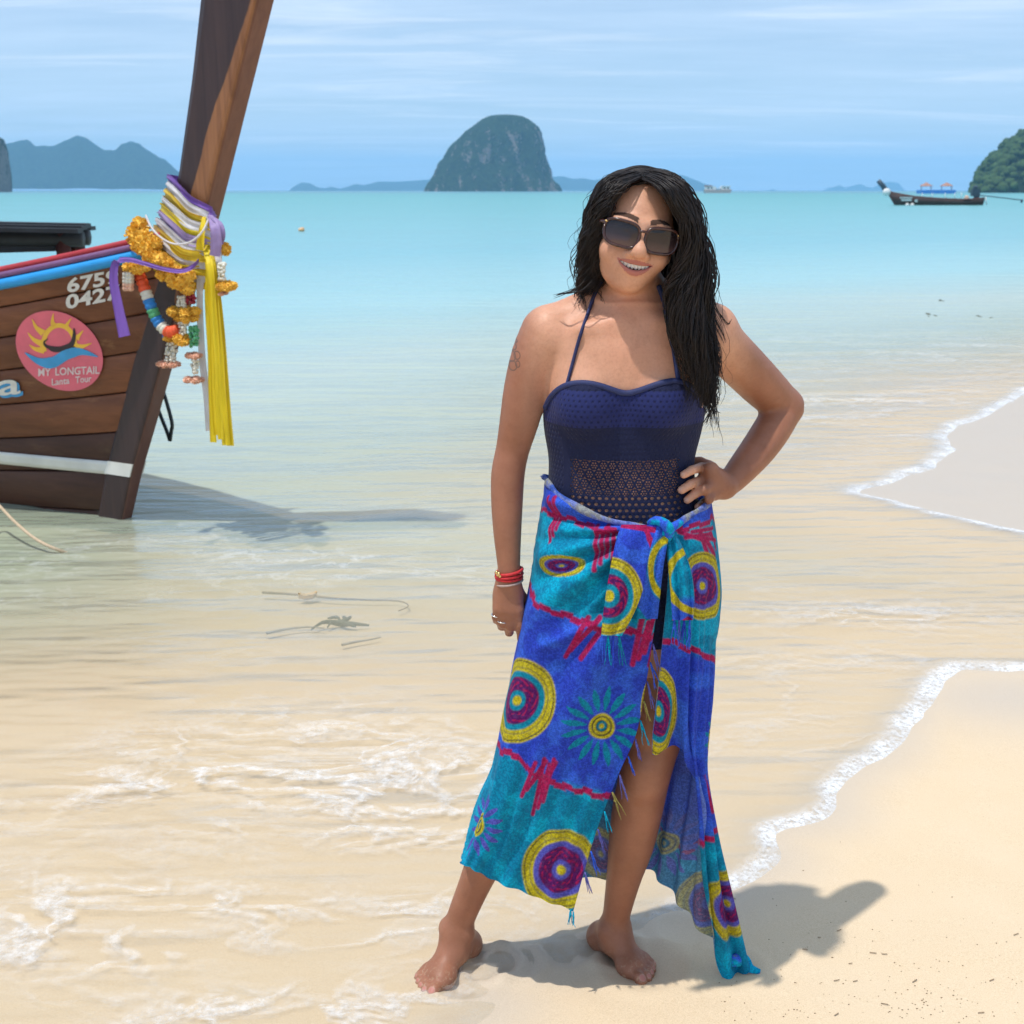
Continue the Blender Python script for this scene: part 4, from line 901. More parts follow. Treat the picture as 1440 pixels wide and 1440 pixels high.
# ---- surface nets
def surface_nets(Fv, ax):
    sg = Fv < 0; nx, ny, nz = Fv.shape
    cnt = np.zeros((nx-1, ny-1, nz-1), np.int8)
    for a in (0, 1):
        for b in (0, 1):
            for c in (0, 1): cnt += sg[a:nx-1+a, b:ny-1+b, c:nz-1+c]
    I, J, K = np.nonzero((cnt > 0) & (cnt < 8)); n = len(I)
    idm = np.full(cnt.shape, -1, np.int32); idm[I, J, K] = np.arange(n)
    acc = np.zeros((n, 3)); num = np.zeros(n)
    cor = [(a, b, c) for a in (0, 1) for b in (0, 1) for c in (0, 1)]
    val = {q: Fv[I+q[0], J+q[1], K+q[2]] for q in cor}
    for q in cor:
        for d in range(3):
            if q[d]: continue
            r = list(q); r[d] = 1; r = tuple(r); a, b = val[q], val[r]; m_ = (a < 0) != (b < 0)
            t = np.where(m_, a/np.where(m_, a-b, 1), 0); p = np.tile(np.array(q, float), (n, 1)); p[:, d] += t
            acc[m_] += p[m_]; num += m_
    lp = acc/num[:, None]; V = np.empty((n, 3))
    for d, (idx_, a) in enumerate(zip((I, J, K), ax)): V[:, d] = a[idx_]+(a[idx_+1]-a[idx_])*lp[:, d]
    Fs = []
    for d in range(3):
        e1, e2 = (d+1) % 3, (d+2) % 3
        s0 = [slice(1, -1)]*3; s0[d] = slice(0, -1); s1 = [slice(1, -1)]*3; s1[d] = slice(1, None)
        A, B = sg[tuple(s0)], sg[tuple(s1)]; ch = np.nonzero(A != B); g = [c.copy() for c in ch]
        for dd in (e1, e2): g[dd] = g[dd]+1
        def cid(o1, o2):
            h = [c.copy() for c in g]; h[e1] -= o1; h[e2] -= o2; return idm[tuple(h)]
        q = np.stack([cid(1, 1), cid(0, 1), cid(0, 0), cid(1, 0)], 1); fl = A[ch]
        q[~fl] = q[~fl][:, ::-1]; Fs.append(q)
    Q = np.concatenate(Fs); return V, Q[(Q >= 0).all(1)]
def relax(V, Q, it=2, lam=.5):
    e = np.concatenate([Q[:, [0, 1]], Q[:, [1, 2]], Q[:, [2, 3]], Q[:, [3, 0]]]); n = len(V)
    deg = np.bincount(e[:, 0], minlength=n)+np.bincount(e[:, 1], minlength=n)
    for _ in range(it):
        for l in (lam, -lam*1.04):
            s = np.stack([np.bincount(e[:, 0], V[e[:, 1], d], n)+np.bincount(e[:, 1], V[e[:, 0], d], n) for d in range(3)], 1)/np.maximum(deg, 1)[:, None]
            V = V+l*(s-V)
    return V
BV, BQ = surface_nets(F, (xs, ys, zs)); BV = relax(BV, BQ, 3)
hl_ = (BV-HO)@HR                                            # head-local coordinates
nearh = (np.abs(hl_) < .13).all(1)
xx, yy_, zz_ = hl_[:, 0], hl_[:, 1], hl_[:, 2]
w0 = np.clip(1-(xx/.0315)**2, 0, 1)
up_ = (zz_ > zu(xx)-.0015) & (zz_ < zu(xx)+.0072*w0+.0006); lo_ = (zz_ < zl(xx)+.0015) & (zz_ > zl(xx)-.0092*w0-.0004)
lip = (nearh & (np.abs(xx) < .030) & (yy_ > .070) & (up_ | lo_)).astype(float)
inmouth = (nearh & (np.abs(xx) < .0275) & (zz_ < zu(xx)-.0012) & (zz_ > zl(xx)+.0012) & (yy_ > .055)).astype(float)
bc = .0165+.0045*np.sin(np.clip((np.abs(xx)-.010)/.036, 0, 1)*2.6)
brow = (nearh & (yy_ > .05) & (np.abs(xx) > .010) & (np.abs(xx) < .047) & (np.abs(zz_-bc) < .0042*(1-.55*np.clip((np.abs(xx)-.02)/.027, 0, 1)))).astype(float)
nail = np.zeros(len(BV))
for c, r, val_ in NAILS: nail = np.maximum(nail, val_*sstep(r*1.15, r*.75, np.linalg.norm(BV-c, axis=1)))
m, nt, o = new_mat('skin'); v = obco(nt)
n1 = noise(nt, v, 14, 4, .6); n2 = noise(nt, v, 220, 3, .6); n3 = noise(nt, v, 900, 2, .5)
c = mixc(nt, ramp(nt, n1, [(.3, 0), (.7, 1)]), (.58, .295, .185), (.67, .355, .230))
c = mixc(nt, ma(nt, 'MULTIPLY', ramp(nt, n2, [(.45, 0), (.75, 1)]), .25), c, (.38, .165, .095))
c = mixc(nt, ma(nt, 'MULTIPLY', attr(nt, 'limb'), .80), c, mixc(nt, ramp(nt, n1, [(.3, 0), (.7, 1)]), (.205, .074, .038), (.285, .110, .060)))  # sunlit tone of the trunk, shaded tone of the limbs put into skin colour
n4 = noise(nt, v, 5, 3, .6); c = mixc(nt, ma(nt, 'MULTIPLY', ramp(nt, n4, [(.45, 0), (.7, 1)]), .22), c, mixc(nt, 1.0, c, (1.06, .82, .78), 'MULTIPLY'))
n5 = noise(nt, v, 75, 3, .65); c = mixc(nt, ma(nt, 'MULTIPLY', ramp(nt, n5, [(.52, 0), (.68, 1)]), .22), c, mixc(nt, 1.0, c, (.72, .66, .62), 'MULTIPLY'))
sd_ = ma(nt, 'MULTIPLY', attr(nt, 'sandy'), ramp(nt, noise(nt, v, 130, 3, .7), [(.54, 0), (.64, .4)])); c = mixc(nt, sd_, c, (.58, .45, .30))
c = mixc(nt, ma(nt, 'MULTIPLY', attr(nt, 'lip'), .8), c, (.40, .115, .100))
c = mixc(nt, attr(nt, 'inmouth'), c, (.06, .012, .012))
c = mixc(nt, ma(nt, 'MULTIPLY', attr(nt, 'brow'), .9), c, (.018, .012, .010))
nl = attr(nt, 'nail')
c = mixc(nt, ramp(nt, nl, [(.1, 0), (.4, .45)]), c, (.62, .38, .31)); c = mixc(nt, ramp(nt, nl, [(.55, 0), (.85, .7)]), c, (.48, .17, .14))
# tattoo on the upper arm: fine looping lines
def tatt(cx, cz, r, w, ex=1.0):
    dx = ma(nt, 'DIVIDE', ma(nt, 'SUBTRACT', sp.outputs[0], cx), ex); dz = ma(nt, 'SUBTRACT', sp.outputs[2], cz)
    d = ma(nt, 'SQRT', ma(nt, 'ADD', ma(nt, 'MULTIPLY', dx, dx), ma(nt, 'MULTIPLY', dz, dz)))
    return ma(nt, 'LESS_THAN', ma(nt, 'ABSOLUTE', ma(nt, 'SUBTRACT', d, r)), w)
sp = nd(nt, 'SeparateXYZ', {0: v}, out=None); tmask = None
for (u, vv, rp, ex) in ((722, 489, 4.5, .9), (719, 502, 7.5, .8), (727, 500, 5.5, .8), (721, 515, 6.5, .9), (728, 512, 4.5, .7), (725, 481, 2.2, 1)):
    p = P(u, vv, YB0-.03); q = tatt(float(p[0]), float(p[2]), rp/830, .0011, ex); tmask = q if tmask is None else ma(nt, 'MAXIMUM', tmask, q)
tmask = ma(nt, 'MULTIPLY', tmask, ma(nt, 'LESS_THAN', sp.outputs[1], YB0-.002))
c = mixc(nt, ma(nt, 'MULTIPLY', tmask, .6), c, (.05, .05, .045))
bn = bump(nt, ma(nt, 'ADD', n2, ma(nt, 'MULTIPLY', n3, .4)), .10, .002)
pbsdf(nt, o, c, ma(nt, 'ADD', ma(nt, 'ADD', .40, ma(nt, 'MULTIPLY', attr(nt, 'brow'), .5)), ma(nt, 'MULTIPLY', n2, .16)), bn, Specular_IOR_Level=.32, Subsurface_Weight=.10, Subsurface_Radius=(.010, .0035, .002), Subsurface_Scale=1.0)
PB0 = P(790, 1370, YB0); person = empty('person', (float(PB0[0]), YB0, 0.0))
tag(person, 'smiling woman in navy swimsuit and printed blue sarong standing at the water edge', 'person')
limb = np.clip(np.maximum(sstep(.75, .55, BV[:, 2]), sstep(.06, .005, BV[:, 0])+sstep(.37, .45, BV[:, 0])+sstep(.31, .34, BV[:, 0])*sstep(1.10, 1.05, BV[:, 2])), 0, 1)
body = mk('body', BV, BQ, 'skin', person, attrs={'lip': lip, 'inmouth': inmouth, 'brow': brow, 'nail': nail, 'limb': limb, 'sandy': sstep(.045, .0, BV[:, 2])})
# teeth
plain('teeth_enamel', (.88, .86, .80), .3, .04, 40, Specular_IOR_Level=.5)
b = MB()
tx = np.linspace(-.0235, .0235, 9)
for i in range(8):
    xm = (tx[i]+tx[i+1])/2; w_ = (tx[i+1]-tx[i])/2; b.sphere(H(xm, yl(xm)-.0038, -.0546+.0026*(abs(xm)/.0235)**2), (w_*1.32, .0034, .0070*(1-.30*abs(xm)/.02)), 10, 8, R=HR)
b.build('teeth', 'teeth_enamel', body)['kind'] = 'stuff'
# ------------------------------------------------------------------ swimsuit: shell over the trunk
NLpx = [(700, 590), (752, 585), (766, 574), (775, 556), (792, 543), (812, 538.5), (835, 540), (858, 547), (879, 553.5), (900, 549), (922, 541), (945, 535.5), (963, 538), (977, 549), (985, 570), (995, 580), (1050, 590)]
nlx = np.array([P(u, v, YB0-.09)[0] for u, v in NLpx]); nlz = np.array([P(u, v, YB0-.09)[2] for u, v in NLpx])
sl_, X, Y, Z = sub((.0, 2.05, .72), (.40, 2.42, 1.24))
neckz = np.interp(xs[sl_[0]], nlx, nlz)[:, None, None]
# the top edge runs straight round the back
bk = sstep(YB0-.06, YB0+.0, Y); top = neckz*(1-bk)+(nlz[1]+.0)*bk
FS = np.maximum(F_T[sl_]-.0042, np.maximum((Z-top)*.9, .74-Z))
SV, SQ = surface_nets(FS.astype(np.float32), (xs[sl_[0]], ys[sl_[1]], zs[sl_[2]])); SV = relax(SV, SQ, 3)
scx = np.interp(SV[:, 2], zq, tcx); srx = np.interp(SV[:, 2], zq, trx)
ang = np.arctan2(SV[:, 0]-scx, -(SV[:, 1]-YB0)*1.15); arcu = ang*.125
zpx = lambda v: P(880, v, YB0-.09)[2]
m, nt, o = new_mat('crochet_navy'); cu_ = attr(nt, 'cloth', 'Vector'); sp = nd(nt, 'SeparateXYZ', {0: cu_}, out=None); U_, Z_ = sp.outputs[0], sp.outputs[1]
def wave(s_, fq, ph=0.0): return ma(nt, 'SINE', ma(nt, 'ADD', ma(nt, 'MULTIPLY', s_, 2*math.pi*fq), ph))
def between(s_, a, b): return ma(nt, 'MULTIPLY', ma(nt, 'GREATER_THAN', s_, a), ma(nt, 'LESS_THAN', s_, b))
rows = ma(nt, 'FLOOR', ma(nt, 'MULTIPLY', Z_, 115.0)); stag = ma(nt, 'MULTIPLY', ma(nt, 'MODULO', rows, 2.0), math.pi)
dots = ma(nt, 'MULTIPLY', nd(nt, 'Math', {0: ma(nt, 'ADD', ma(nt, 'MULTIPLY', U_, 2*math.pi*118), stag)}, operation='SINE'), wave(Z_, 115.0, -math.pi/2))
rowfr = ma(nt, 'SUBTRACT', ma(nt, 'FRACT', ma(nt, 'MULTIPLY', Z_, 115.0)), .5); rowb = ma(nt, 'SUBTRACT', 1.0, ma(nt, 'MULTIPLY', ma(nt, 'ABSOLUTE', rowfr), 2.6))
cells = nd(nt, 'Math', {0: ma(nt, 'ADD', ma(nt, 'MULTIPLY', U_, 2*math.pi*118), stag)}, operation='SINE')
knit = ma(nt, 'MULTIPLY', ma(nt, 'MAXIMUM', cells, 0.0), ma(nt, 'MAXIMUM', rowb, 0.0))
bandd = between(Z_, zpx(737), zpx(697)); bandf = between(Z_, zpx(697), zpx(648)); cup = between(Z_, zpx(600), zpx(548)); front = ma(nt, 'LESS_THAN', ma(nt, 'ABSOLUTE', U_), .125)
hole1 = ma(nt, 'MULTIPLY', ma(nt, 'GREATER_THAN', knit, .42), ma(nt, 'MULTIPLY', bandd, front))
def frc(s_): return ma(nt, 'SUBTRACT', ma(nt, 'FRACT', s_), .5)
lrow = ma(nt, 'FLOOR', ma(nt, 'MULTIPLY', Z_, 62.0)); lu = frc(ma(nt, 'ADD', ma(nt, 'MULTIPLY', U_, 56.0), ma(nt, 'MULTIPLY', ma(nt, 'MODULO', lrow, 2.0), .5))); lv = frc(ma(nt, 'MULTIPLY', Z_, 62.0))
lr = ma(nt, 'SQRT', ma(nt, 'ADD', ma(nt, 'MULTIPLY', lu, lu), ma(nt, 'MULTIPLY', lv, lv))); lt = nd(nt, 'Math', {0: lv, 1: lu}, operation='ARCTAN2')
pet = ma(nt, 'MULTIPLY', ma(nt, 'GREATER_THAN', ma(nt, 'COSINE', ma(nt, 'MULTIPLY', lt, 6.0)), -.15), between(lr, .19, .36))
flw = ma(nt, 'MAXIMUM', ma(nt, 'MAXIMUM', pet, ma(nt, 'LESS_THAN', lr, .075)), ma(nt, 'GREATER_THAN', lr, .565))
hole2 = ma(nt, 'MULTIPLY', flw, ma(nt, 'MULTIPLY', bandf, ma(nt, 'LESS_THAN', ma(nt, 'ABSOLUTE', U_), .108)))
du_ = frc(ma(nt, 'ADD', ma(nt, 'MULTIPLY', U_, 78.0), ma(nt, 'MULTIPLY', ma(nt, 'MODULO', ma(nt, 'FLOOR', ma(nt, 'MULTIPLY', Z_, 98.0)), 2.0), .5))); dv_ = frc(ma(nt, 'MULTIPLY', Z_, 98.0))
hole1 = ma(nt, 'MULTIPLY', ma(nt, 'LESS_THAN', ma(nt, 'ADD', ma(nt, 'MULTIPLY', du_, du_), ma(nt, 'MULTIPLY', ma(nt, 'MULTIPLY', dv_, dv_), 1.3)), .075), ma(nt, 'MULTIPLY', bandd, ma(nt, 'LESS_THAN', ma(nt, 'ABSOLUTE', U_), .110)))
hole = ma(nt, 'MAXIMUM', hole1, hole2)
stitch = ma(nt, 'MULTIPLY', ma(nt, 'ADD', knit, ma(nt, 'MULTIPLY', noise(nt, v_ if False else cu_, 900, 2), .3)), -1.0)
solid = mixc(nt, ma(nt, 'MULTIPLY', knit, cup), (.016, .023, .110), (.006, .009, .045))
solid = mixc(nt, ma(nt, 'SUBTRACT', 1.0, cup), solid, (.010, .014, .050))
seam = ma(nt, 'LESS_THAN', ma(nt, 'ABSOLUTE', ma(nt, 'SUBTRACT', ma(nt, 'ABSOLUTE', U_), .116)), .0075)
stitch = ma(nt, 'MULTIPLY', stitch, ma(nt, 'SUBTRACT', 1.0, seam))
fab = pbsdf(nt, None, solid, .75, bump(nt, stitch, .6, .002), Specular_IOR_Level=.2, Sheen_Weight=.05)
hole = ma(nt, 'MULTIPLY', hole, ma(nt, 'SUBTRACT', 1.0, seam))
nt.links.new(mixs(nt, hole, fab, nd(nt, 'BsdfTransparent')), o.inputs[0])
suit = mk('swimsuit', SV, SQ, 'crochet_navy', person, attrs={'cloth': np.c_[arcu, SV[:, 2], np.zeros(len(SV))]})
plain('navy_band', (.016, .026, .105), .7, .2, 300, .2)
def field_at(p):
    i = np.clip(np.searchsorted(xs, p[0]), 0, len(xs)-1); j = np.clip(np.searchsorted(ys, p[1]), 0, len(ys)-1); k_ = np.clip(np.searchsorted(zs, p[2]), 0, len(zs)-1); return F[i, j, k_]
def lay(u, v, off):
    for y in np.arange(2.05, 2.42, .0012):
        p = P(u, v, y)
        if field_at(p) <= off: return p
    return P(u, v, YB0)
def sm3(p, it=3):
    p = np.array(p)
    for _ in range(it): p[1:-1] = (p[:-2]+2*p[1:-1]+p[2:])/4
    return p
nl_s = smoothline(NLpx[2:15], 60); tube('neckline_trim', sm3([lay(u, v, .004) for u, v in nl_s], 4), .0052, 'navy_band', suit, 8, .7)
for pts in ([(797, 541), (806, 508), (815, 475), (827, 440), (837, 412), (846, 396)], [(954, 535), (949, 500), (942, 460), (934, 425), (926, 402)]):
    q = smoothline(pts, 50); tube('halter_strap', sm3([lay(u, v, .002) for u, v in q], 8), .0042, 'navy_band', suit, 8, .6)
# ------------------------------------------------------------------ sunglasses
plain('glasses_frame', (.045, .016, .013), .18, .5, 120, Specular_IOR_Level=.6); plain('gold_metal', (.75, .52, .22), .25, .1, 50, Metallic=1.0); plain('silver_metal', (.75, .73, .70), .22, .08, 60, Metallic=1.0); plain('pearl', (.82, .79, .74), .2, .05, 40)
m, nt, o = new_mat('tinted_lens'); lz = attr(nt, 'lensv')
c = ramp(nt, lz, [(0, (.11, .060, .055)), (.45, (.030, .018, .020)), (1, (.008, .006, .008))])
sh_ = pbsdf(nt, None, c, .04, None, Specular_IOR_Level=.5)
nt.links.new(sh_, o.inputs[0])
gl = empty('sunglasses', (0, 0, 0), person)
def lens_out(s, n=40, grow=0.0):
    out = []
    for t in np.linspace(0, 2*np.pi, n, endpoint=False):
        e = 2/3.4; cx_, cz_ = np.cos(t), np.sin(t); x = .0268*np.sign(cx_)*abs(cx_)**e; z = .0192*np.sign(cz_)*abs(cz_)**e
        x *= 1-.10*(z < 0)*abs(z)/.02; z += .0020*(x/.028)*1.0                 # narrower below, swept up outside
        k = 1+grow/.024; out.append((s*(.0330+x*k), -.0085+z*k))
    return np.array(out)
def gy(x): return .1010-5.2*x*x
for s in (-1, 1):
    ol = lens_out(s); n = len(ol); V = [H(s*.033, gy(.033), -.0085)]; lv = [.5]
    for k in (.35, .7, 1.0):
        for x, z in ol:
            xx_ = s*.033+(x-s*.033)*k; zz2 = -.0085+(z+.0085)*k; V.append(H(xx_, gy(xx_)+.0012*(1-k*k), zz2)); lv.append(.5+(zz2+.0085)/.04)
    f = [[0, 1+q, 1+(q+1) % n] for q in range(n)]
    for r_ in (0, 1): f += [[1+r_*n+q, 1+(r_+1)*n+q, 1+(r_+1)*n+(q+1) % n, 1+r_*n+(q+1) % n] for q in range(n)]
    mk('lens', V, f, 'tinted_lens', gl, attrs={'lensv': lv})
    ol2 = lens_out(s, 48, .0012); pts = [H(x, gy(x)+.0002, z) for x, z in ol2]; pts = np.array(pts+pts[:2])
    v, f = tube_geo(pts, .0026, 8); mk('rim', v, f, 'glasses_frame', gl)
    tp = smoothline([H(s*.0605, gy(.0605), .0045), H(s*.0665, .070, .004), H(s*.0690, .035, .002), H(s*.0700, -.005, -.002), H(s*.0690, -.035, -.016)], 24)
    tube('temple_arm', tp, np.linspace(.0034, .0020, 24), 'glasses_frame', gl, 8)
    b = MB(); b.sphere(H(s*.0600, gy(.0600)+.0022, .0060), (.0030, .0012, .0016), 8, 6, R=HR); b.build('hinge_stud', 'gold_metal', gl)
tube('bridge', smoothline([H(-.0075, .1015, -.0010), H(-.003, .1035, .0008), H(.003, .1035, .0008), H(.0075, .1015, -.0010)], 14), .0022, 'glasses_frame', gl, 8)
b = MB(); b.sphere(H(-.0690, .006, -.0470), .0046, 12, 10); b.build('earring', 'pearl', person)
# ------------------------------------------------------------------ bracelets and rings
plain('thread_red', (.55, .02, .025), .6, .25, 200, .4); plain('thread_grey', (.42, .30, .26), .6, .2, 200, .3)
def band(name, u, v, rx, ry, tilt, r, mat, flat=1.0):
    c = P(u, v, YB0-.0265); t = np.linspace(0, 2*np.pi, 41)
    pts = np.stack([c[0]+rx*np.cos(t), c[1]+ry*np.sin(t), c[2]+tilt*np.cos(t)], 1); v_, f_ = tube_geo(pts, r, 8, flat); return mk(name, v_, f_, mat, person)
band('bracelet', 716, 803, .0235, .0235, .004, .0030, 'thread_red'); band('bracelet', 716, 808, .0238, .0238, .003, .0028, 'thread_red'); band('bracelet', 716, 812, .0236, .0236, .001, .0024, 'thread_red')
band('bracelet', 716, 818, .0240, .0240, .004, .0022, 'thread_grey')
b = MB()
for q in range(4): b.sphere(P(698.5+q*1.6, 805+2.2*(q % 2)+q, YB0-.046), .0035, 8, 6)
b.build('bracelet_bead', 'gold_metal', person)['kind'] = 'stuff'
def ring_on(a, b_, rr, name, stone=None):
    a = np.asarray(a); b_ = np.asarray(b_); t = (b_-a)/np.linalg.norm(b_-a); u = np.cross(t, [0, 0, 1.]); u /= np.linalg.norm(u); w = np.cross(t, u); c = (a+b_)/2
    th_ = np.linspace(0, 2*np.pi, 29); v_, f_ = tube_geo(np.array([c+rr*(np.cos(q)*u+np.sin(q)*w) for q in th_]), .0013, 6); r_ = mk(name, v_, f_, 'silver_metal', person)
    if stone is not None:
        b = MB(); b.sphere(c+np.asarray(stone)*(rr+.0012), .0030, 8, 6); b.build('stone', 'pearl', r_)
ring_on(hp(1002, 683, kny-.002), hp(996, 685.5, kny-.006), .0096, 'ring', (0, -.8, -.5)); ring_on(hp(1000, 684, kny-.003), hp(994.5, 686.5, kny-.008), .0094, 'ring')
ring_on(P(698.5, 862, yh), P(697.5, 868, yh+.001), .0086, 'ring'); ring_on(P(707, 870, yh-.003), P(706.5, 876, yh-.002), .0092, 'ring')
# ------------------------------------------------------------------ hair
m, nt, o = new_mat('wet_black_hair'); v = obco(nt)
n1 = noise(nt, vscale(nt, v, (160, 160, 10)), 1, 4, .6)
pbsdf(nt, o, mixc(nt, ramp(nt, n1, [(.35, 0), (.7, 1)]), (.0055, .0045, .0048), (.022, .014, .012)), .42, bump(nt, n1, .5, .003), Specular_IOR_Level=.32)
# scalp volume: head form grown outwards, face left open
sl_, X, Y, Z = sub(H(0, 0, 0)-.16, H(0, 0, 0)+.16)
px, py, pz = X-HO[0], Y-HO[1], Z-HO[2]
lxh = px*HX[0]+py*HX[1]+pz*HX[2]; lyh = px*HY[0]+py*HY[1]+pz*HY[2]; lzh = px*HZ[0]+py*HZ[1]+pz*HZ[2]
def ef(c, r):
    q0 = np.sqrt(((lxh-c[0])/r[0])**2+((lyh-c[1])/r[1])**2+((lzh-c[2])/r[2])**2); q1 = np.sqrt(((lxh-c[0])/r[0]**2)**2+((lyh-c[1])/r[1]**2)**2+((lzh-c[2])/r[2]**2)**2)+1e-9; return q0*(q0-1)/q1
capd = smin(ef((0, -.022, .021), (.0725, .092, .0800)), ef((0, -.055, -.050), (.054, .046, .085)), .03)
oval = np.sqrt(((lxh+.002)/.0590)**2+((lzh+.030)/.0985)**2)-1
face = np.maximum(oval*.06, .012-lyh)                        # region kept free of hair
capd = smax(capd, -face, .012)
HV, HQ = surface_nets(capd.astype(np.float32), (xs[sl_[0]], ys[sl_[1]], zs[sl_[2]])); HV = relax(HV, HQ, 2)
hair = mk('hair', HV, HQ, 'wet_black_hair', person)
def guides(L): return [smoothline([P(u, v, y) for u, v, y in g], 26) for g in L]
GR = guides([[(912, 252, 2.135), (934, 266, 2.105), (952, 290, 2.105), (968, 325, 2.115), (968, 355, 2.118), (952, 388, 2.125), (944, 425, 2.13), (956, 470, 2.125), (972, 520, 2.12), (982, 548, 2.125)],
  [(914, 247, 2.15), (946, 262, 2.115), (965, 300, 2.112), (975, 345, 2.115), (969, 395, 2.115), (964, 430, 2.112), (971, 480, 2.105), (984, 530, 2.11), (992, 565, 2.12)],
  [(912, 242, 2.18), (946, 256, 2.14), (968, 298, 2.13), (979, 350, 2.125), (980, 410, 2.118), (985, 480, 2.115), (994, 530, 2.12), (997, 575, 2.125)],
  [(910, 239, 2.20), (948, 251, 2.18), (973, 298, 2.165), (984, 355, 2.155), (990, 415, 2.15), (996, 480, 2.15), (1000, 530, 2.15)],
  [(908, 239, 2.23), (946, 252, 2.23), (974, 303, 2.22), (986, 365, 2.21), (992, 425, 2.20), (996, 480, 2.20), (994, 520, 2.20)],
  [(905, 240, 2.26), (940, 256, 2.28), (966, 310, 2.28), (977, 380, 2.28), (980, 430, 2.28), (978, 480, 2.29)]])
GL = guides([[(900, 251, 2.152), (878, 263, 2.127), (858, 288, 2.127), (846, 318, 2.142), (840, 350, 2.167), (842, 385, 2.187), (838, 408, 2.202)],
  [(899.2, 246, 2.178), (867.2, 258, 2.143), (847.2, 288, 2.143), (837.2, 325, 2.158), (833.2, 362, 2.178), (829.2, 392, 2.198), (823.2, 412, 2.208)],
  [(896, 242, 2.192), (862.2, 252, 2.172), (842.2, 285, 2.172), (830.2, 325, 2.177), (824.2, 362, 2.187), (820.2, 392, 2.202), (812.2, 414, 2.212)],
  [(894, 240, 2.210), (862, 250, 2.200), (842, 285, 2.200), (830, 325, 2.200), (824, 365, 2.210), (823, 400, 2.220), (814, 418, 2.225)],
  [(890, 241, 2.240), (856.8, 256, 2.250), (840.8, 300, 2.250), (833.8, 345, 2.250), (830.8, 390, 2.260), (828.8, 425, 2.270)],
  [(895, 244, 2.280), (866, 270, 2.305), (850, 320, 2.310), (845, 370, 2.310), (846, 420, 2.320), (848, 450, 2.330)],
  [(905, 246, 2.280), (905, 280, 2.315), (903, 330, 2.320), (900, 380, 2.320), (900, 430, 2.330), (902, 470, 2.340)],
  [(925, 246, 2.280), (948, 280, 2.305), (955, 330, 2.310), (955, 380, 2.310), (960, 430, 2.320), (965, 490, 2.330)]])
hv_ = []; hf_ = []; hn = 0
def lock(c, r0, r1, seg=6, flat=.6):
    global hn
    v_, f_ = tube_geo(c, np.interp(np.linspace(0, 1, len(c)), [0, .12, .75, 1], [r0*.6, r0, (r0+r1)/2, r1*.5]), seg, flat, caps=False)
    hv_.append(v_); hf_.append(np.array(f_)+hn); hn += len(v_)
def grow(GG, n, kids, amp, r0, r1, jit, spread, lo=0.0, hi=None, tip=(.72, 1.08), seed=0):
    """clumps of strands that share one wave and draw together towards the tip"""
    rg = np.random.default_rng(seed); hi = len(GG)-1 if hi is None else hi; s_ = np.linspace(0, 1, 26)
    for _ in range(n):
        g = rg.uniform(lo, hi); i = int(min(math.floor(g), len(GG)-2)); f_ = g-i; c0 = GG[i]*(1-f_)+GG[i+1]*f_
        base = rg.normal(0, 1, 3)*jit*np.array([1, 1, .4]); ph = np.array([1.9*g, 1.9*g+1.5, 1.3*g])+rg.normal(0, .45, 3)+base[1]/jit*.35; fq = 3.1+.35*math.sin(2.3*g)+rg.normal(0, .12); a = amp*(.06+.94*s_**.9)*rg.uniform(.65, 1.1)
        off = np.stack([a*np.sin(2*np.pi*fq*s_+ph[0]), a*.9*np.sin(2*np.pi*fq*s_+ph[1]), .35*a*np.sin(2*np.pi*fq*1.3*s_+ph[2])], 1)+base*(.3+.7*s_)[:, None]
        L0 = rg.uniform(*tip)
        for _k in range(kids):
            L = L0*rg.uniform(.9, 1.04); t = np.linspace(0, L, 26); tt_ = np.clip(t, 0, 1)*25; k = np.minimum(tt_.astype(int), 24); c = c0[k]+(c0[k+1]-c0[k])*(tt_-k)[:, None]
            if L > 1: c = c+np.outer(np.clip(t-1, 0, 1)*.3, [rg.normal(0, .1), rg.normal(0, .1), -1])
            d = rg.normal(0, 1, 3)*spread*np.array([1, 1, .3]); tw = 1.15-.75*s_**1.5
            ph2 = rg.uniform(0, 6.28, 2); wob = np.stack([np.sin(9*s_+ph2[0]), np.sin(8*s_+ph2[1]), 0*s_], 1)*.0009*s_[:, None]
            lock(c+off+d*tw[:, None]+wob, rg.uniform(.7, 1.25)*r0, r1, 5, .75)
grow(GR, 190, 12, .0105, .00115, .0006, .0055, .0036, seed=1); grow(GL, 95, 11, .0105, .00115, .0006, .0046, .0032, hi=4.6, tip=(.55, 1.06), seed=2); grow(GL, 100, 9, .006, .0024, .0012, .009, .006, lo=4, seed=3)
grow(GR, 45, 3, .011, .0010, .0005, .009, .004, lo=1.5, hi=4, tip=(.8, 1.22), seed=4); grow(GL, 40, 3, .011, .0010, .0005, .009, .004, lo=.5, hi=4, tip=(.7, 1.15), seed=5)
# strands combed over the crown from the parting
rg = np.random.default_rng(77)
for s in (-1, 1):
    for k in range(420):
        y0 = rg.uniform(-.10, .048); f_ = math.sqrt(max(.04, 1-((y0+.022)/.094)**2)); th_ = np.linspace(math.radians(-3 if s < 0 else 1), math.radians(rg.uniform(75, 120)), 26); n_ = rg.uniform(.0005, .0045)
        fr_k = np.clip((th_-.3)/1.3, 0, 1); yk = y0-.030*fr_k*(y0 > 0)+.006*np.sin(th_*rg.uniform(2, 5)+rg.uniform(0, 6))*fr_k
        px_ = .006+s*(.0730*f_+n_)*np.sin(th_)*1.02; pz_ = .021+(.0805*f_+n_)*np.cos(th_)
        lock(np.array([H(a_, b_, c_) for a_, b_, c_ in zip(px_, yk, pz_)]), rg.uniform(.0008, .0014), .0009, 5, .8)
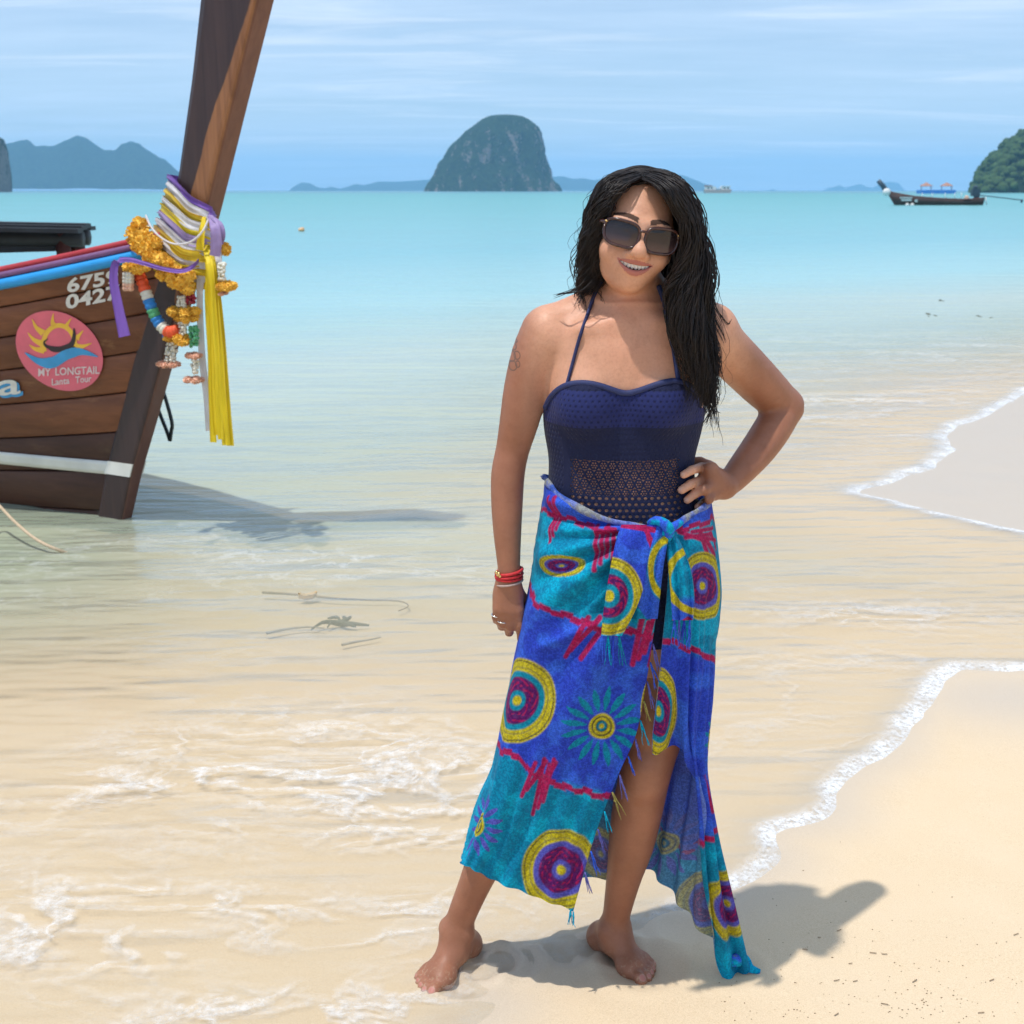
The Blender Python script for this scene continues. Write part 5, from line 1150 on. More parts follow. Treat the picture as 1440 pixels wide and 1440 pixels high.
# single wet strands on the shoulders and round the outline
WS = [[(826, 392, 2.175), (812, 404, 2.17), (795, 412, 2.175), (778, 417, 2.19)], [(822, 396, 2.18), (806, 408, 2.175), (790, 413, 2.18), (782, 415, 2.19)], [(832, 398, 2.16), (818, 408, 2.155), (806, 412, 2.16)],
      [(985, 395, 2.15), (1000, 400, 2.15), (1006, 430, 2.15), (1016, 446, 2.16), (1024, 455, 2.165), (1029, 450, 2.165)], [(985, 320, 2.16), (1000, 345, 2.16), (1006, 380, 2.16), (1002, 420, 2.16)], [(984, 335, 2.16), (996, 360, 2.15), (999, 395, 2.15), (996, 430, 2.15)],
      [(992, 520, 2.12), (1000, 545, 2.12), (1008, 565, 2.12), (1000, 578, 2.12), (993, 590, 2.12), (988, 600, 2.12)], [(984, 530, 2.12), (994, 552, 2.12), (1000, 575, 2.12), (1012, 580, 2.12)], [(978, 530, 2.12), (986, 560, 2.12), (1001, 580, 2.12)], [(996, 560, 2.12), (999, 580, 2.12), (994, 596, 2.12)],
      [(842, 262, 2.16), (832, 290, 2.15), (826, 310, 2.16), (829, 335, 2.16)], [(838, 290, 2.15), (818, 325, 2.16), (812, 350, 2.17), (818, 375, 2.18)], [(826, 340, 2.16), (810, 365, 2.17), (810, 385, 2.17), (818, 400, 2.18)], [(880, 245, 2.16), (862, 249, 2.15), (846, 262, 2.15), (838, 280, 2.15)],
      [(905, 240, 2.16), (940, 247, 2.14), (965, 275, 2.13), (978, 310, 2.13)]]
grow(GR, 60, 1, .016, .00045, .0003, .012, .004, lo=1, hi=4.5, tip=(.7, 1.2), seed=8); grow(GL, 60, 1, .016, .00045, .0003, .012, .004, lo=.5, hi=4.2, tip=(.6, 1.1), seed=9)
for q in WS:
    for k in range(3):
        c = smoothline([P(u+RNG.normal(0, 1.4), v+RNG.normal(0, 1.2), y) for u, v, y in q], 22); lock(c, .0008, .0004, 5, 1.0)
hl2 = mk('hair_locks', np.concatenate(hv_), np.concatenate(hf_), 'wet_black_hair', hair); hl2['kind'] = 'stuff'
# ------------------------------------------------------------------ sarong
SC = [  # columns of the wrapped cloth, from the slit round her right side and back to the slit: (u, v, y) from waist to hem
 [(926, 748, 2.112), (931, 800, 2.105), (922, 870, 2.100), (910, 950, 2.100), (895, 1030, 2.098), (870, 1088, 2.090), (838, 1170, 2.085), (806, 1282, 2.082)],
 [(897, 742, 2.106), (893, 800, 2.098), (880, 875, 2.094), (865, 955, 2.094), (850, 1035, 2.092), (826, 1105, 2.088), (800, 1185, 2.085), (768, 1268, 2.085)],
 [(853, 732, 2.112), (846, 800, 2.100), (830, 880, 2.097), (813, 965, 2.098), (797, 1045, 2.098), (776, 1115, 2.097), (752, 1187, 2.097), (722, 1250, 2.097)],
 [(812, 712, 2.138), (800, 790, 2.122), (785, 880, 2.118), (768, 968, 2.120), (752, 1050, 2.122), (732, 1122, 2.122), (709, 1185, 2.124), (686, 1234, 2.124)],
 [(781, 692, 2.175), (766, 785, 2.160), (747, 880, 2.158), (731, 968, 2.160), (715, 1050, 2.163), (698, 1120, 2.165), (676, 1182, 2.168), (660, 1220, 2.168)],
 [(771, 678, 2.225), (755, 780, 2.220), (735, 880, 2.222), (719, 968, 2.225), (702, 1050, 2.228), (687, 1120, 2.230), (664, 1180, 2.232), (649, 1214, 2.232)],
 [(774, 674, 2.275), (758, 780, 2.290), (738, 880, 2.295), (724, 968, 2.298), (710, 1050, 2.300), (697, 1120, 2.302), (678, 1180, 2.304), (668, 1212, 2.304)],
 [(808, 690, 2.322), (798, 780, 2.358), (790, 880, 2.366), (782, 968, 2.366), (774, 1050, 2.370), (766, 1120, 2.374), (758, 1180, 2.378), (755, 1226, 2.380)],
 [(872, 700, 2.338), (870, 780, 2.380), (868, 880, 2.388), (865, 968, 2.388), (860, 1050, 2.390), (855, 1120, 2.396), (850, 1190, 2.402), (846, 1236, 2.404)],
 [(940, 700, 2.330), (945, 780, 2.368), (948, 880, 2.374), (945, 968, 2.374), (936, 1050, 2.378), (926, 1120, 2.385), (915, 1180, 2.390), (905, 1222, 2.392)],
 [(982, 702, 2.295), (993, 780, 2.318), (996, 880, 2.320), (990, 968, 2.322), (978, 1060, 2.330), (966, 1140, 2.338), (954, 1215, 2.342), (946, 1258, 2.342)],
 [(999, 704, 2.245), (1009, 785, 2.252), (1007, 880, 2.255), (1002, 968, 2.258), (991, 1065, 2.268), (990, 1150, 2.285), (988, 1235, 2.298), (985, 1306, 2.300)],
 [(996, 710, 2.195), (1009, 790, 2.195), (1006, 880, 2.200), (1001, 968, 2.204), (992, 1070, 2.215), (1005, 1165, 2.232), (1026, 1262, 2.250), (1046, 1362, 2.272)],
 [(983, 718, 2.155), (993, 790, 2.148), (990, 880, 2.150), (986, 968, 2.155), (980, 1062, 2.170), (990, 1160, 2.196), (999, 1260, 2.226), (1007, 1354, 2.258)],
 [(964, 730, 2.126), (970, 780, 2.118), (970, 850, 2.118), (967, 920, 2.120), (964, 990, 2.124), (964, 1035, 2.132), (968, 1062, 2.140), (974, 1084, 2.150)],
 [(938, 748, 2.110), (940, 790, 2.106), (937, 850, 2.104), (932, 905, 2.104), (927, 955, 2.104), (922, 1000, 2.106), (918, 1035, 2.110), (917, 1060, 2.116)]]
_off = [0, .0, .010, .025, .042, .060, .080, .098]
for ci_, k_ in ((0, 1), (1, 1), (2, 1), (3, .85), (4, .35), (14, .35), (15, .35)): SC[ci_] = [(u, v, y+_off[i]*k_) for i, (u, v, y) in enumerate(SC[ci_])]
NC = len(SC); NT, NV = 620, 400
colw = np.array([smoothline([P(*q) for q in c], NV) for c in SC])                     # NC x NV x 3
colp = np.array([smoothline([(u, v) for u, v, y in c], NV) for c in SC])              # design pixels
SW = np.stack([smoothline(colw[:, j], NT) for j in range(NV)], 1); SP = np.stack([smoothline(colp[:, j], NT) for j in range(NV)], 1)
# unrolled print coordinates: length along the cloth measured from the front
seg = np.linalg.norm(np.diff(SW, axis=0), axis=2); arc_ = np.concatenate([np.zeros((1, NV)), np.cumsum(seg, 0)], 0)
ci = int(2/(NC-1)*(NT-1)); UD = SP[ci][None, :, 0]-(arc_-arc_[ci][None])*745; VD = SP[..., 1]
tpar = np.linspace(0, NC-1, NT)[:, None]*np.ones((1, NV)); vpar = np.linspace(0, 1, NV)[None]*np.ones((NT, 1))
right = tpar > 10.5                                                                    # right-hand front panel: use its own pixels
ck = int(15/(NC-1)*(NT-1)); UDr = SP[-1][None, :, 0]+(arc_[-1][None]-arc_)*745
ck = int(12.3/(NC-1)*(NT-1)); UDr = np.where(tpar > 12.3, SP[..., 0], SP[ck][None, :, 0]+(arc_[ck][None]-arc_)*745)
UD = np.where(tpar > 8.2, UDr, UD)
# folds
du = np.gradient(SW, axis=0); dv = np.gradient(SW, axis=1); NRM = np.cross(du, dv); NRM /= np.linalg.norm(NRM, axis=2)[..., None]+1e-12
ax_ = np.stack([np.where(NRM[..., 0] != 0, 0, 0)]*3, -1)
kx_, ky_ = 915.0, 742.0
rr_ = np.hypot(SP[..., 0]-kx_, VD-ky_); aa = np.arctan2(VD-ky_, kx_-SP[..., 0])
fold = np.zeros((NT, NV)); frontL = sstep(5.2, 3.8, tpar)
fold += .0115*frontL*np.sin(aa*21+.6*np.sin(aa*5)+rr_*.010)*np.exp(-rr_/190)*sstep(8, 60, rr_)
fold += .0065*frontL*np.sin(aa*13-.9)*np.exp(-((rr_-190)/150)**2)
fold += .0075*fnoise(np.stack([UD*.017, VD*.0040, np.zeros_like(UD)], -1), 1.0, 3)*sstep(.03, .35, vpar)
fold += .0085*np.sin(tpar*9.0+1.4*np.sin(vpar*3))*sstep(.15, .9, vpar)*np.where((tpar > 5.6) & (tpar < 15), 1, .28)
fold += .0032*np.sin(tpar*13.0+2.6*vpar+1.5*np.sin(vpar*5))*sstep(.05, .5, vpar)*sstep(11.5, 12.5, tpar)
fold += .010*np.exp(-((VD-(868+.42*(860-SP[..., 0])))/9)**2)*frontL*sstep(735, 790, SP[..., 0])*sstep(905, 860, SP[..., 0])
sgn = np.where((NRM*(SW-np.array([float(P(880, 800, YB0)[0]), YB0, .8])*np.array([1, 1, 0])-0)).sum(2) > 0, 1, -1)
sg0 = 1 if NRM[ci, 30][1] < 0 else -1
edgef = sstep(0, .25, tpar)*sstep(15, 14.75, tpar)
SWf = SW+NRM*sg0*(fold*(.35+.65*edgef))[..., None]
# keep the cloth clear of skin: push outwards where the body would poke through
def fsamp(p):
    i = np.clip(np.searchsorted(xs, p[..., 0])-1, 0, len(xs)-1); j = np.clip(np.searchsorted(ys, p[..., 1])-1, 0, len(ys)-1); k_ = np.clip(np.searchsorted(zs, p[..., 2])-1, 0, len(zs)-1)
    v_ = F_B[i, j, k_]; ins = (p[..., 0] > xs[0]) & (p[..., 0] < xs[-1]) & (p[..., 1] > ys[0]) & (p[..., 1] < ys[-1]); return np.where(ins, v_, .03)
nohand = ~((SP[..., 0] > 950) & (VD < 730))
pushmax = 0
for _ in range(6):
    d_ = fsamp(SWf); need = np.clip(.0085-d_, 0, .02)*nohand
    for _q in range(9): need = (need+np.roll(need, 1, 0)+np.roll(need, -1, 0)+np.roll(need, 1, 1)+np.roll(need, -1, 1))/5
    SWf = SWf+NRM*sg0*need[..., None]
# ---- print, worked out in cloth coordinates (pixel-sized units)
U, V = UD, VD
BLUE = np.array([.035, .085, .68]); BLUE2 = np.array([.05, .17, .86]); TEAL = np.array([.000, .31, .52]); TEAL2 = np.array([.000, .52, .76]); CRIM = np.array([.55, .014, .12]); YEL = np.array([.76, .64, .02]); CYAN = np.array([.003, .34, .50]); PURP = np.array([.15, .012, .16]); LILA = np.array([.13, .13, .62]); DARK = np.array([.012, .016, .05])
def lerpc(C, m_, c): return C*(1-m_[..., None])+c*m_[..., None]
def lin(U, pts): p = np.array(pts, float); return np.interp(U, p[:, 0], p[:, 1])
def paint(U, V, side='out'):
    w = fnoise(np.stack([U*.05, V*.05, np.zeros_like(U)], -1), 1.0, 3); jag = 5*np.sign(np.sin(U*.21+2*w))+3*w
    A = lin(U, [(600, 770), (735, 838), (770, 856), (800, 868), (850, 884), (900, 893), (945, 903), (1010, 928), (1100, 940)])
    B = lin(U, [(560, 1010), (660, 1040), (700, 1056), (728, 1062), (742, 1084), (775, 1102), (805, 1110), (850, 1119), (885, 1124), (960, 1200), (1010, 1170), (1060, 1150)])
    C_ = lin(U, [(600, 690), (760, 722), (800, 730), (840, 745), (872, 748), (960, 745), (1010, 728)])
    blue = BLUE+(BLUE2-BLUE)*sstep(-.2, .4, w)[..., None]; teal = TEAL+(TEAL2-TEAL)*sstep(-.2, .4, w)[..., None]
    inA = sstep(-10, 10, V-A+12*w); inB = sstep(-8, 8, V-B+10*w); inC = sstep(-5, 5, V-C_)
    C = lerpc(blue, inC, teal); C = lerpc(C, inA, blue); C = lerpc(C, inB, teal)
    for L_, wd in ((A, 4.2), (B, 4.2), (C_, 3.4)): C = lerpc(C, sstep(wd+1.5, wd-1, np.abs(V-L_-jag*.35)), CRIM)
    def strokes(x0, y0, x1, y1, n, dx, wd):
        nonlocal C
        for k in range(n):
            ax0, ay0 = x0+k*dx, y0+(k % 2)*8; bx0, by0 = x1+k*dx, y1-(k % 3)*9; dx_, dy_ = bx0-ax0, by0-ay0
            t = np.clip(((U-ax0)*dx_+(V-ay0)*dy_)/(dx_*dx_+dy_*dy_), 0, 1); d = np.hypot(U-ax0-t*dx_, V-ay0-t*dy_); C = lerpc(C, sstep(wd+1.2, wd-1.2, d), CRIM)
    strokes(752, 1072, 732, 1118, 5, 7.5, 2.9); strokes(764, 1068, 748, 1146, 3, 7.5, 2.9); strokes(828, 868, 795, 925, 4, 7.5, 3.3); strokes(898, 866, 886, 935, 5, 7.5, 3.3); strokes(764, 700, 768, 762, 3, 6, 3.0); strokes(840, 740, 838, 800, 4, 7.5, 3.0); strokes(955, 748, 990, 760, 4, 9, 3.0); strokes(985, 750, 998, 790, 3, 7, 3.0); strokes(990, 1090, 1000, 1150, 3, 8, 3)
    def rings(cx, cy, r, ex=1.0, ey=1.0, kind=0):
        nonlocal C
        dx_, dy_ = (U-cx)/ex, (V-cy)/ey; d = np.hypot(dx_, dy_)/r; th_ = np.arctan2(dy_, dx_)
        orn = (.5+.5*np.sin(th_*9+3*np.sin(d*26)))*(.5+.5*np.sin(d*40+2*np.sin(th_*5)))
        st_ = [(1.0, YEL), (.955, DARK), (.925, YEL), (.80, DARK*1.5+YEL*.35), (.775, YEL), (.70, LILA if kind else CYAN), (.56, PURP), (.24, LILA if kind else CYAN), (.12, YEL)]
        e = 1.6/r
        for r_, c_ in st_: C = lerpc(C, sstep(r_+e, r_-e, d), c_)
        mm = sstep(.56, .52, d)*sstep(.25, .30, d)*(orn > .42); C = lerpc(C, mm*.85, CRIM)
        tick = sstep(.985, .97, d)*sstep(.935, .955, d)*(np.sin(th_*60) > 0); C = lerpc(C, tick*.8, YEL)
    def sunf(cx, cy, ri, ro, pet, ex=1.0):
        nonlocal C
        dx_, dy_ = (U-cx)/ex, V-cy; d = np.hypot(dx_, dy_); th_ = np.arctan2(dy_, dx_); n = 16
        ph = np.abs(((th_*n/(2*np.pi)) % 1)-.5)*2; prof = np.clip((d-ri*1.1)/(ro-ri), 0, 1); wd = np.sin(np.clip(prof, 0, 1)**.75*np.pi)*.62
        C = lerpc(C, ((ph < wd) & (d > ri*1.15) & (d < ro))*1.0, pet)
        for r_, c_ in ((1.0, YEL), (.78, DARK), (.68, YEL), (.46, DARK), (.38, CYAN*.9), (.2, YEL)): C = lerpc(C, sstep(ri*r_+1.2, ri*r_-1.2, d), c_)
    if side == 'out':
        rings(722, 985, 60); rings(790, 1224, 57, kind=1); rings(786, 796, 38, 1.0, .42, 1); rings(988, 824, 48, .70, 1.0, 1); rings(926, 1000, 62, .46, 1); sunf(845, 1022, 18, 56, CYAN); sunf(662, 1160, 17, 44, LILA); rings(1026, 1272, 48, .62, 1.0, 1); rings(600, 880, 55)
        sunf(1040, 1040, 16, 44, CYAN); rings(640, 700, 50)
    else:
        sunf(937, 1184, 16, 50, LILA*1.1); rings(1000, 1270, 48, 1.0, 1.0, 1); rings(845, 1200, 36, .8, 1, 1); rings(880, 960, 50)
    return C
m_in = paint(np.where(tpar > 6.6, SP[..., 0], U), V, 'in'); PALE = np.array([.17, .24, .36]); C_in = m_in*.70+PALE*.85
C_out = paint(U, V, 'out')
m, nt, o = new_mat('sarong_print'); v = obco(nt); ca = attr(nt, 'print', 'Color')
sp1 = nd(nt, 'TexVoronoi', {'Vector': v, 'Scale': 290.0, 'Randomness': 1.0}, out=0, feature='F1'); sp2 = noise(nt, v, 230, 2, .6, .8); wv1 = noise(nt, vscale(nt, v, (1300, 1300, 300)), 1, 2)
spk = ramp(nt, sp2, [(.44, 0), (.54, 1)])
c = mixc(nt, ma(nt, 'MULTIPLY', spk, .60), ca, mixc(nt, 1.0, ca, (.40, .38, .52), 'MULTIPLY'))
c = mixc(nt, ma(nt, 'MULTIPLY', ramp(nt, noise(nt, v, 120, 3), [(.5, 0), (.75, 1)]), .18), c, mixc(nt, .5, ca, (.1, .35, .7)))
d1 = pbsdf(nt, None, c, .78, bump(nt, ma(nt, 'ADD', wv1, ma(nt, 'MULTIPLY', sp2, .5)), .18, .0015), Specular_IOR_Level=.18, Sheen_Weight=.03)
nt.links.new(mixs(nt, .30, d1, nd(nt, 'BsdfTranslucent', {'Color': c})), o.inputs[0])
def rgba(C): C = np.clip(C.reshape(-1, 3), 0, 1); return np.c_[C, np.ones(len(C))]
def two_sided(name, Vg, Co, Ci, parent, th_=.0009, flip=1):
    nu, nv = Vg.shape[:2]; a = np.gradient(Vg, axis=0); b = np.gradient(Vg, axis=1); n_ = np.cross(a, b); n_ /= np.linalg.norm(n_, axis=2)[..., None]+1e-12; n_ *= flip
    A = (Vg+n_*th_).reshape(-1, 3); Bk = (Vg-n_*th_).reshape(-1, 3); g = gridfaces(nu, nv); fo = g if flip == 1 else g[:, ::-1]
    rim = []
    N0 = nu*nv
    for q in range(nu-1): rim += [[q*nv, (q+1)*nv, N0+(q+1)*nv, N0+q*nv], [(q+1)*nv+nv-1, q*nv+nv-1, N0+q*nv+nv-1, N0+(q+1)*nv+nv-1]]
    for q in range(nv-1): rim += [[q+1, q, N0+q, N0+q+1], [(nu-1)*nv+q, (nu-1)*nv+q+1, N0+(nu-1)*nv+q+1, N0+(nu-1)*nv+q]]
    Fq = np.concatenate([fo, fo[:, ::-1]+N0, np.array(rim)])
    return mk(name, np.concatenate([A, Bk]), Fq, 'sarong_print', parent, attrs={'print': np.concatenate([rgba(Co), rgba(Ci)])})
sar = two_sided('sarong', SWf, C_out, C_in, person, flip=sg0)
# rolled waistband
def wb_pt(t):
    i = t/(NC-1)*(NT-1); return SWf[int(round(i)), 0]
wpts = sm3([wb_pt(t)+np.array([0, 0, .001]) for t in np.linspace(.4, 14.6, 110)], 3)
vw, fw_ = tube_geo(wpts, .0058*(1+.22*np.sin(np.linspace(0, 47, 110))), 10, .6)
pq = fnoise(vw, 60, 3); cw = np.where((pq > .25)[:, None], np.array([.40, .42, .40]), np.where((pq > -.1)[:, None], np.array([.25, .32, .72]), np.array([.06, .14, .55])))
mk('waistband', vw, fw_, 'sarong_print', sar, attrs={'print': rgba(cw)})
# knot tails
def strip(name, rows, ncol=90, nrow=140, wav=.005, seed=0, pc=None, yb=0.0, freq=3.0):
    """rows: (v, uL, uR, y)"""
    r = smoothline([(a, b, c, d) for a, b, c, d in rows], nrow); s_ = np.linspace(0, 1, ncol); Vg = np.zeros((nrow, ncol, 3)); Ud = np.zeros((nrow, ncol)); Vd = np.zeros((nrow, ncol))
    for i, (v_, l, r2, y) in enumerate(r):
        u = l+(r2-l)*s_; dy = wav*np.sin(s_*np.pi*freq+seed+i*.012)*(.4+.6*i/nrow)-.006*np.sin(s_*np.pi)
        Vg[i] = [P(uu, v_, y+d) for uu, d in zip(u, dy)]; Ud[i] = u; Vd[i] = v_
    C = pc(Ud, Vd); return two_sided(name, Vg, C, C*.6+.1, sar, flip=-1 if np.cross(Vg[1, 0]-Vg[0, 0], Vg[0, 1]-Vg[0, 0])[1] > 0 else 1)
def pc1(U, V):
    w = fnoise(np.stack([U*.05, V*.05, U*0], -1), 1, 3); C = lerpc(BLUE+(BLUE2-BLUE)*sstep(-.2, .4, w)[..., None], sstep(870, 890, V), TEAL2)
    C = lerpc(C, sstep(5, 3, np.abs(V-(738+.15*(U-870)))), CRIM); C = lerpc(C, sstep(5, 3, np.abs(U-(905+.45*(V-740))+4*w))*(V < 790), CRIM)
    d = np.hypot((U-857)/.86, V-838)/55; th_ = np.arctan2(V-838, U-857)
    for r_, c_ in ((1.0, YEL), (.955, DARK), (.93, YEL), (.82, DARK*1.5+YEL*.35), (.80, YEL), (.72, CYAN), (.56, PURP), (.30, CYAN), (.15, YEL)): C = lerpc(C, sstep(r_+.03, r_-.03, d), c_)
    orn = (np.sin(th_*8+3*np.sin(d*20)) > .1) & (d < .54) & (d > .32); return lerpc(C, orn*.85, CRIM)
strip('knot_tail', [(738, 874, 928, 2.090), (758, 867, 920, 2.078), (790, 860, 910, 2.072), (825, 854, 905, 2.070), (860, 849, 892, 2.070), (894, 846, 874, 2.072)], pc=pc1, wav=.004, seed=1)
def pc2(U, V):
    w = fnoise(np.stack([U*.06, V*.06, U*0+5], -1), 1, 3); C = lerpc(TEAL+(TEAL2-TEAL)*sstep(-.2, .4, w)[..., None], sstep(835, 850, V+6*w), BLUE2)
    d = np.abs(np.hypot(U-985, V-815)-46); C = lerpc(C, sstep(6, 4, d), YEL); C = lerpc(C, sstep(4, 2, np.abs(V-872-8*w)), CRIM); return C
strip('knot_tail', [(750, 934, 950, 2.092), (775, 938, 962, 2.084), (805, 941, 972, 2.080), (840, 944, 976, 2.078), (872, 946, 974, 2.080)], pc=pc2, wav=.007, seed=2.2, freq=4)
def pc3(U, V):
    w = fnoise(np.stack([U*.06, V*.06, U*0+9], -1), 1, 3); C = TEAL+(TEAL2-TEAL)*sstep(-.2, .4, w)[..., None]
    d = np.abs(np.hypot(U-945, (V-800)*.7)-30); C = lerpc(C, sstep(5, 3, d), YEL); C = lerpc(C, sstep(14, 11, np.abs(d-18)), BLUE2); return C
strip('knot_tail', [(738, 918, 944, 2.092), (765, 908, 938, 2.080), (800, 899, 932, 2.080), (835, 890, 928, 2.086), (870, 888, 924, 2.094)], pc=pc3, wav=.006, seed=.4, freq=3.4)
b = MB(); kc = P(934, 742, 2.094)
vk, fk_ = tube_geo(smoothline([P(914, 736, 2.100), P(922, 732, 2.086), P(934, 736, 2.078), (P(941, 746, 2.080)), P(938, 757, 2.088), P(930, 758, 2.094)], 30), np.interp(np.linspace(0, 1, 30), [0, .5, 1], [.006, .0095, .007]), 12)
pk = fnoise(vk, 90, 3); mk('knot', vk, fk_, 'sarong_print', sar, attrs={'print': rgba(np.where((pk > 0)[:, None], TEAL2, BLUE2))})
vk, fk_ = tube_geo(smoothline([P(958, 734, 2.112), P(948, 740, 2.096), P(938, 748, 2.086), P(930, 752, 2.090)], 24), np.interp(np.linspace(0, 1, 24), [0, .6, 1], [.006, .0085, .006]), 12)
pk = fnoise(vk, 90, 3); mk('knot', vk, fk_, 'sarong_print', sar, attrs={'print': rgba(np.where((pk > 0)[:, None], BLUE2, TEAL2))})
# twisted corner lying on the sand
vk, fk_ = tube_geo(smoothline([P(1024, 1352, 2.268), P(1036, 1350, 2.262), G(1046, 1352, .022), G(1056, 1361, .016), G(1069, 1366, .010)], 30), np.interp(np.linspace(0, 1, 30), [0, .4, .75, 1], [.012, .014, .010, .004]), 12, .6)
vk = vk+.003*fnoise(vk, 45, 3)[:, None]; pk = fnoise(vk, 70, 3); mk('twisted_corner', vk, fk_, 'sarong_print', sar, attrs={'print': rgba(np.where((pk > .1)[:, None], TEAL2, np.where((pk > -.25)[:, None], BLUE2, PALE)))})
# knotted fringe down the slit edge and on the tails
def tassel_geo(p, L, dirx, nst, seed):
    rg = np.random.default_rng(seed); b = MB()
    for k in range(nst):
        d = np.array([dirx+rg.normal(0, .10), rg.normal(0, .10), -1.0]); d /= np.linalg.norm(d); q = [p+d*L*t+np.array([rg.normal(0, .0012), rg.normal(0, .0012), 0])*t for t in np.linspace(0, 1, 6)]
        b.tube(smoothline(q, 9), np.linspace(.0015, .0005, 9), 5)
    b.sphere(p+np.array([dirx*.3*L, 0, -.3*L]), .0024, 7, 5); return np.concatenate(b.v), b.f
def tassels(ps, L, dirx, cols_, seed):
    for i, p in enumerate(ps):
        v_, f_ = tassel_geo(p, L*(.8+.4*RNG.random()), dirx, 4, seed+i); mk('fringe_tassel', v_, f_, 'sarong_print', sar, attrs={'print': rgba(np.tile(cols_[i % len(cols_)], (len(v_), 1)))})['kind'] = 'stuff'
e0 = SWf[0]; vv0 = SP[0, :, 1]
tassels([e0[np.argmin(abs(vv0-v))]+np.array([.001, -.004, 0]) for v in (905, 930, 957, 985, 1012, 1038, 1062, 1088, 1112, 1140, 1165, 1195, 1225)], .048, .28, [LILA*.8+.06, BLUE2, LILA*.8+.08, YEL*.5+.1, TEAL2], 100)
tassels([e0[-1]+np.array([.0, -.002, 0]), e0[-4]+np.array([-.006, -.002, 0])], .028, .0, [TEAL2], 150)
tassels([P(u, 893, 2.070) for u in (848, 855, 862, 870)], .055, .05, [BLUE2, TEAL2, BLUE, CYAN], 170)
tassels([P(u, 872, 2.078) for u in (948, 955, 962, 970)], .045, .0, [BLUE2, LILA, BLUE], 190)
# ------------------------------------------------------------------ boats far out
plain('far_hull', (.055, .03, .025), .6, .3, 1.2); plain('far_white', (.75, .74, .72), .6, .1, 1); plain('far_engine', (.03, .06, .09), .5, .3, 3); plain('far_skin', (.55, .38, .28), .7, .1, 2); plain('far_grey', (.42, .36, .34), .6, .1, 1); plain('far_blue', (.03, .20, .60), .5, .1, 1); plain('far_thatch', (.38, .19, .13), .8, .3, 3); plain('far_text', (.45, .55, .55), .6, .2, 3)
D1 = 150.0
D1 = float(G(1300, 288.5, SEA)[1])
def far(u, v, y=None): return P(u, v, D1 if y is None else y)
fb = empty('longtail_boat', tuple(far(1318, 288))); tag(fb, 'dark longtail boat anchored offshore with its engine shaft raised', 'boat')
px_s = np.linspace(0, 1, 26); V = []
for s in px_s:
    u = 1246+(1383-1246)*s; vt = np.interp(s, [0, .06, .25, .5, .8, 1], [268, 271.5, 276.5, 279.5, 281, 278.5]); ul = np.interp(s, [0, .1, .2, 1], [16, 6, 0, -2])
    hb = .12+.85*math.sin(math.pi*min(.5, s*.9+.02)) if s < .75 else .97-.45*(s-.75)/.25
    top = far(u, vt); zb = SEA-.35
    for b_, k in ((1, 1), (.85, .55), (.5, .1), (0, 0), (-.5, .1), (-.85, .55), (-1, 1), (-.92, 1), (-.7, .5), (0, .25), (.7, .5), (.92, 1)):
        V.append((top[0]+(1-k)*ul/FPX*D1, D1+hb*b_, zb+(top[2]-zb)*k))
nr = 12; i = np.arange(25)[:, None]; j = np.arange(nr)[None]
f = np.stack([i*nr+j, i*nr+(j+1) % nr, (i+1)*nr+(j+1) % nr, (i+1)*nr+j], -1).reshape(-1, 4).tolist()+[list(range(nr)), [25*nr+q for q in range(nr)]]
mk('hull', V, f, 'far_hull', fb)
b = MB(); b.tube([far(1247, 270), far(1242, 262), far(1235, 254)], [.32, .28, .26], 8, .5); b.build('prow', 'far_engine', fb)
b = MB(); b.sphere(far(1246, 270)+[0, -.25, 0], (.45, .25, .42), 10, 8); b.build('prow_ribbon', 'far_white', fb)
tube('rail', [far(1247+(1383-1247)*s, np.interp(s, [0, .06, .25, .5, .8, 1], [268, 271.5, 276.5, 279.5, 281, 278.5])-.6)+[0, -.9*math.sin(math.pi*min(.5, s*.9+.02)), 0] for s in np.linspace(.02, .98, 20)], .07, 'post_red', fb, 6)
b = MB(); b.box(far(1371.5, 271)+[0, 0, 0], (.42, .35, .38)); b.box(far(1371, 266), (.2, .2, .3)); b.sphere(far(1372, 263.5), (.28, .25, .22)); b.box(far(1373, 277), (.25, .25, .5)); b.build('engine', 'far_engine', fb, False)
tube('propeller_shaft', [far(1376, 274.5), far(1400, 277), (far(1438, 281.5))], .055, 'far_engine', fb, 6)
b = MB(); b.tube([far(1438, 280.5), far(1436, 285)], .12, 6, .4); b.build('propeller', 'far_engine', fb)
for (u0, v0, u1, v1) in ((1262, 277, 1279, 279), (1264, 280, 1278, 282.5), (1283, 280.5, 1286.5, 284)):
    b = MB(); p, q = far(u0, v0), far(u1, v1); b.box((p+q)/2-[0, .95, 0], (abs(q[0]-p[0])/2, .03, abs(q[2]-p[2])/2)); b.build('lettering', 'far_text', fb, False)
for u in (1272, 1279): b = MB(); b.sphere(far(u, 288)-[0, 1.0, 0], (.22, .2, .2), 8, 6); b.build('fender', 'far_white', fb)
b = MB(); b.sphere(far(1358, 279)-[0, .3, 0], (.28, .3, .35)); b.build('cargo_bundle', 'far_skin', fb)
for u in (1297, 1311, 1329, 1343, 1352): tube('canopy_pole', [far(u, 281), far(u, 271)], .03, 'far_white', fb, 5)
tube('rudder_post', [far(1386, 277), far(1387.5, 288)], .06, 'far_white', fb, 5)
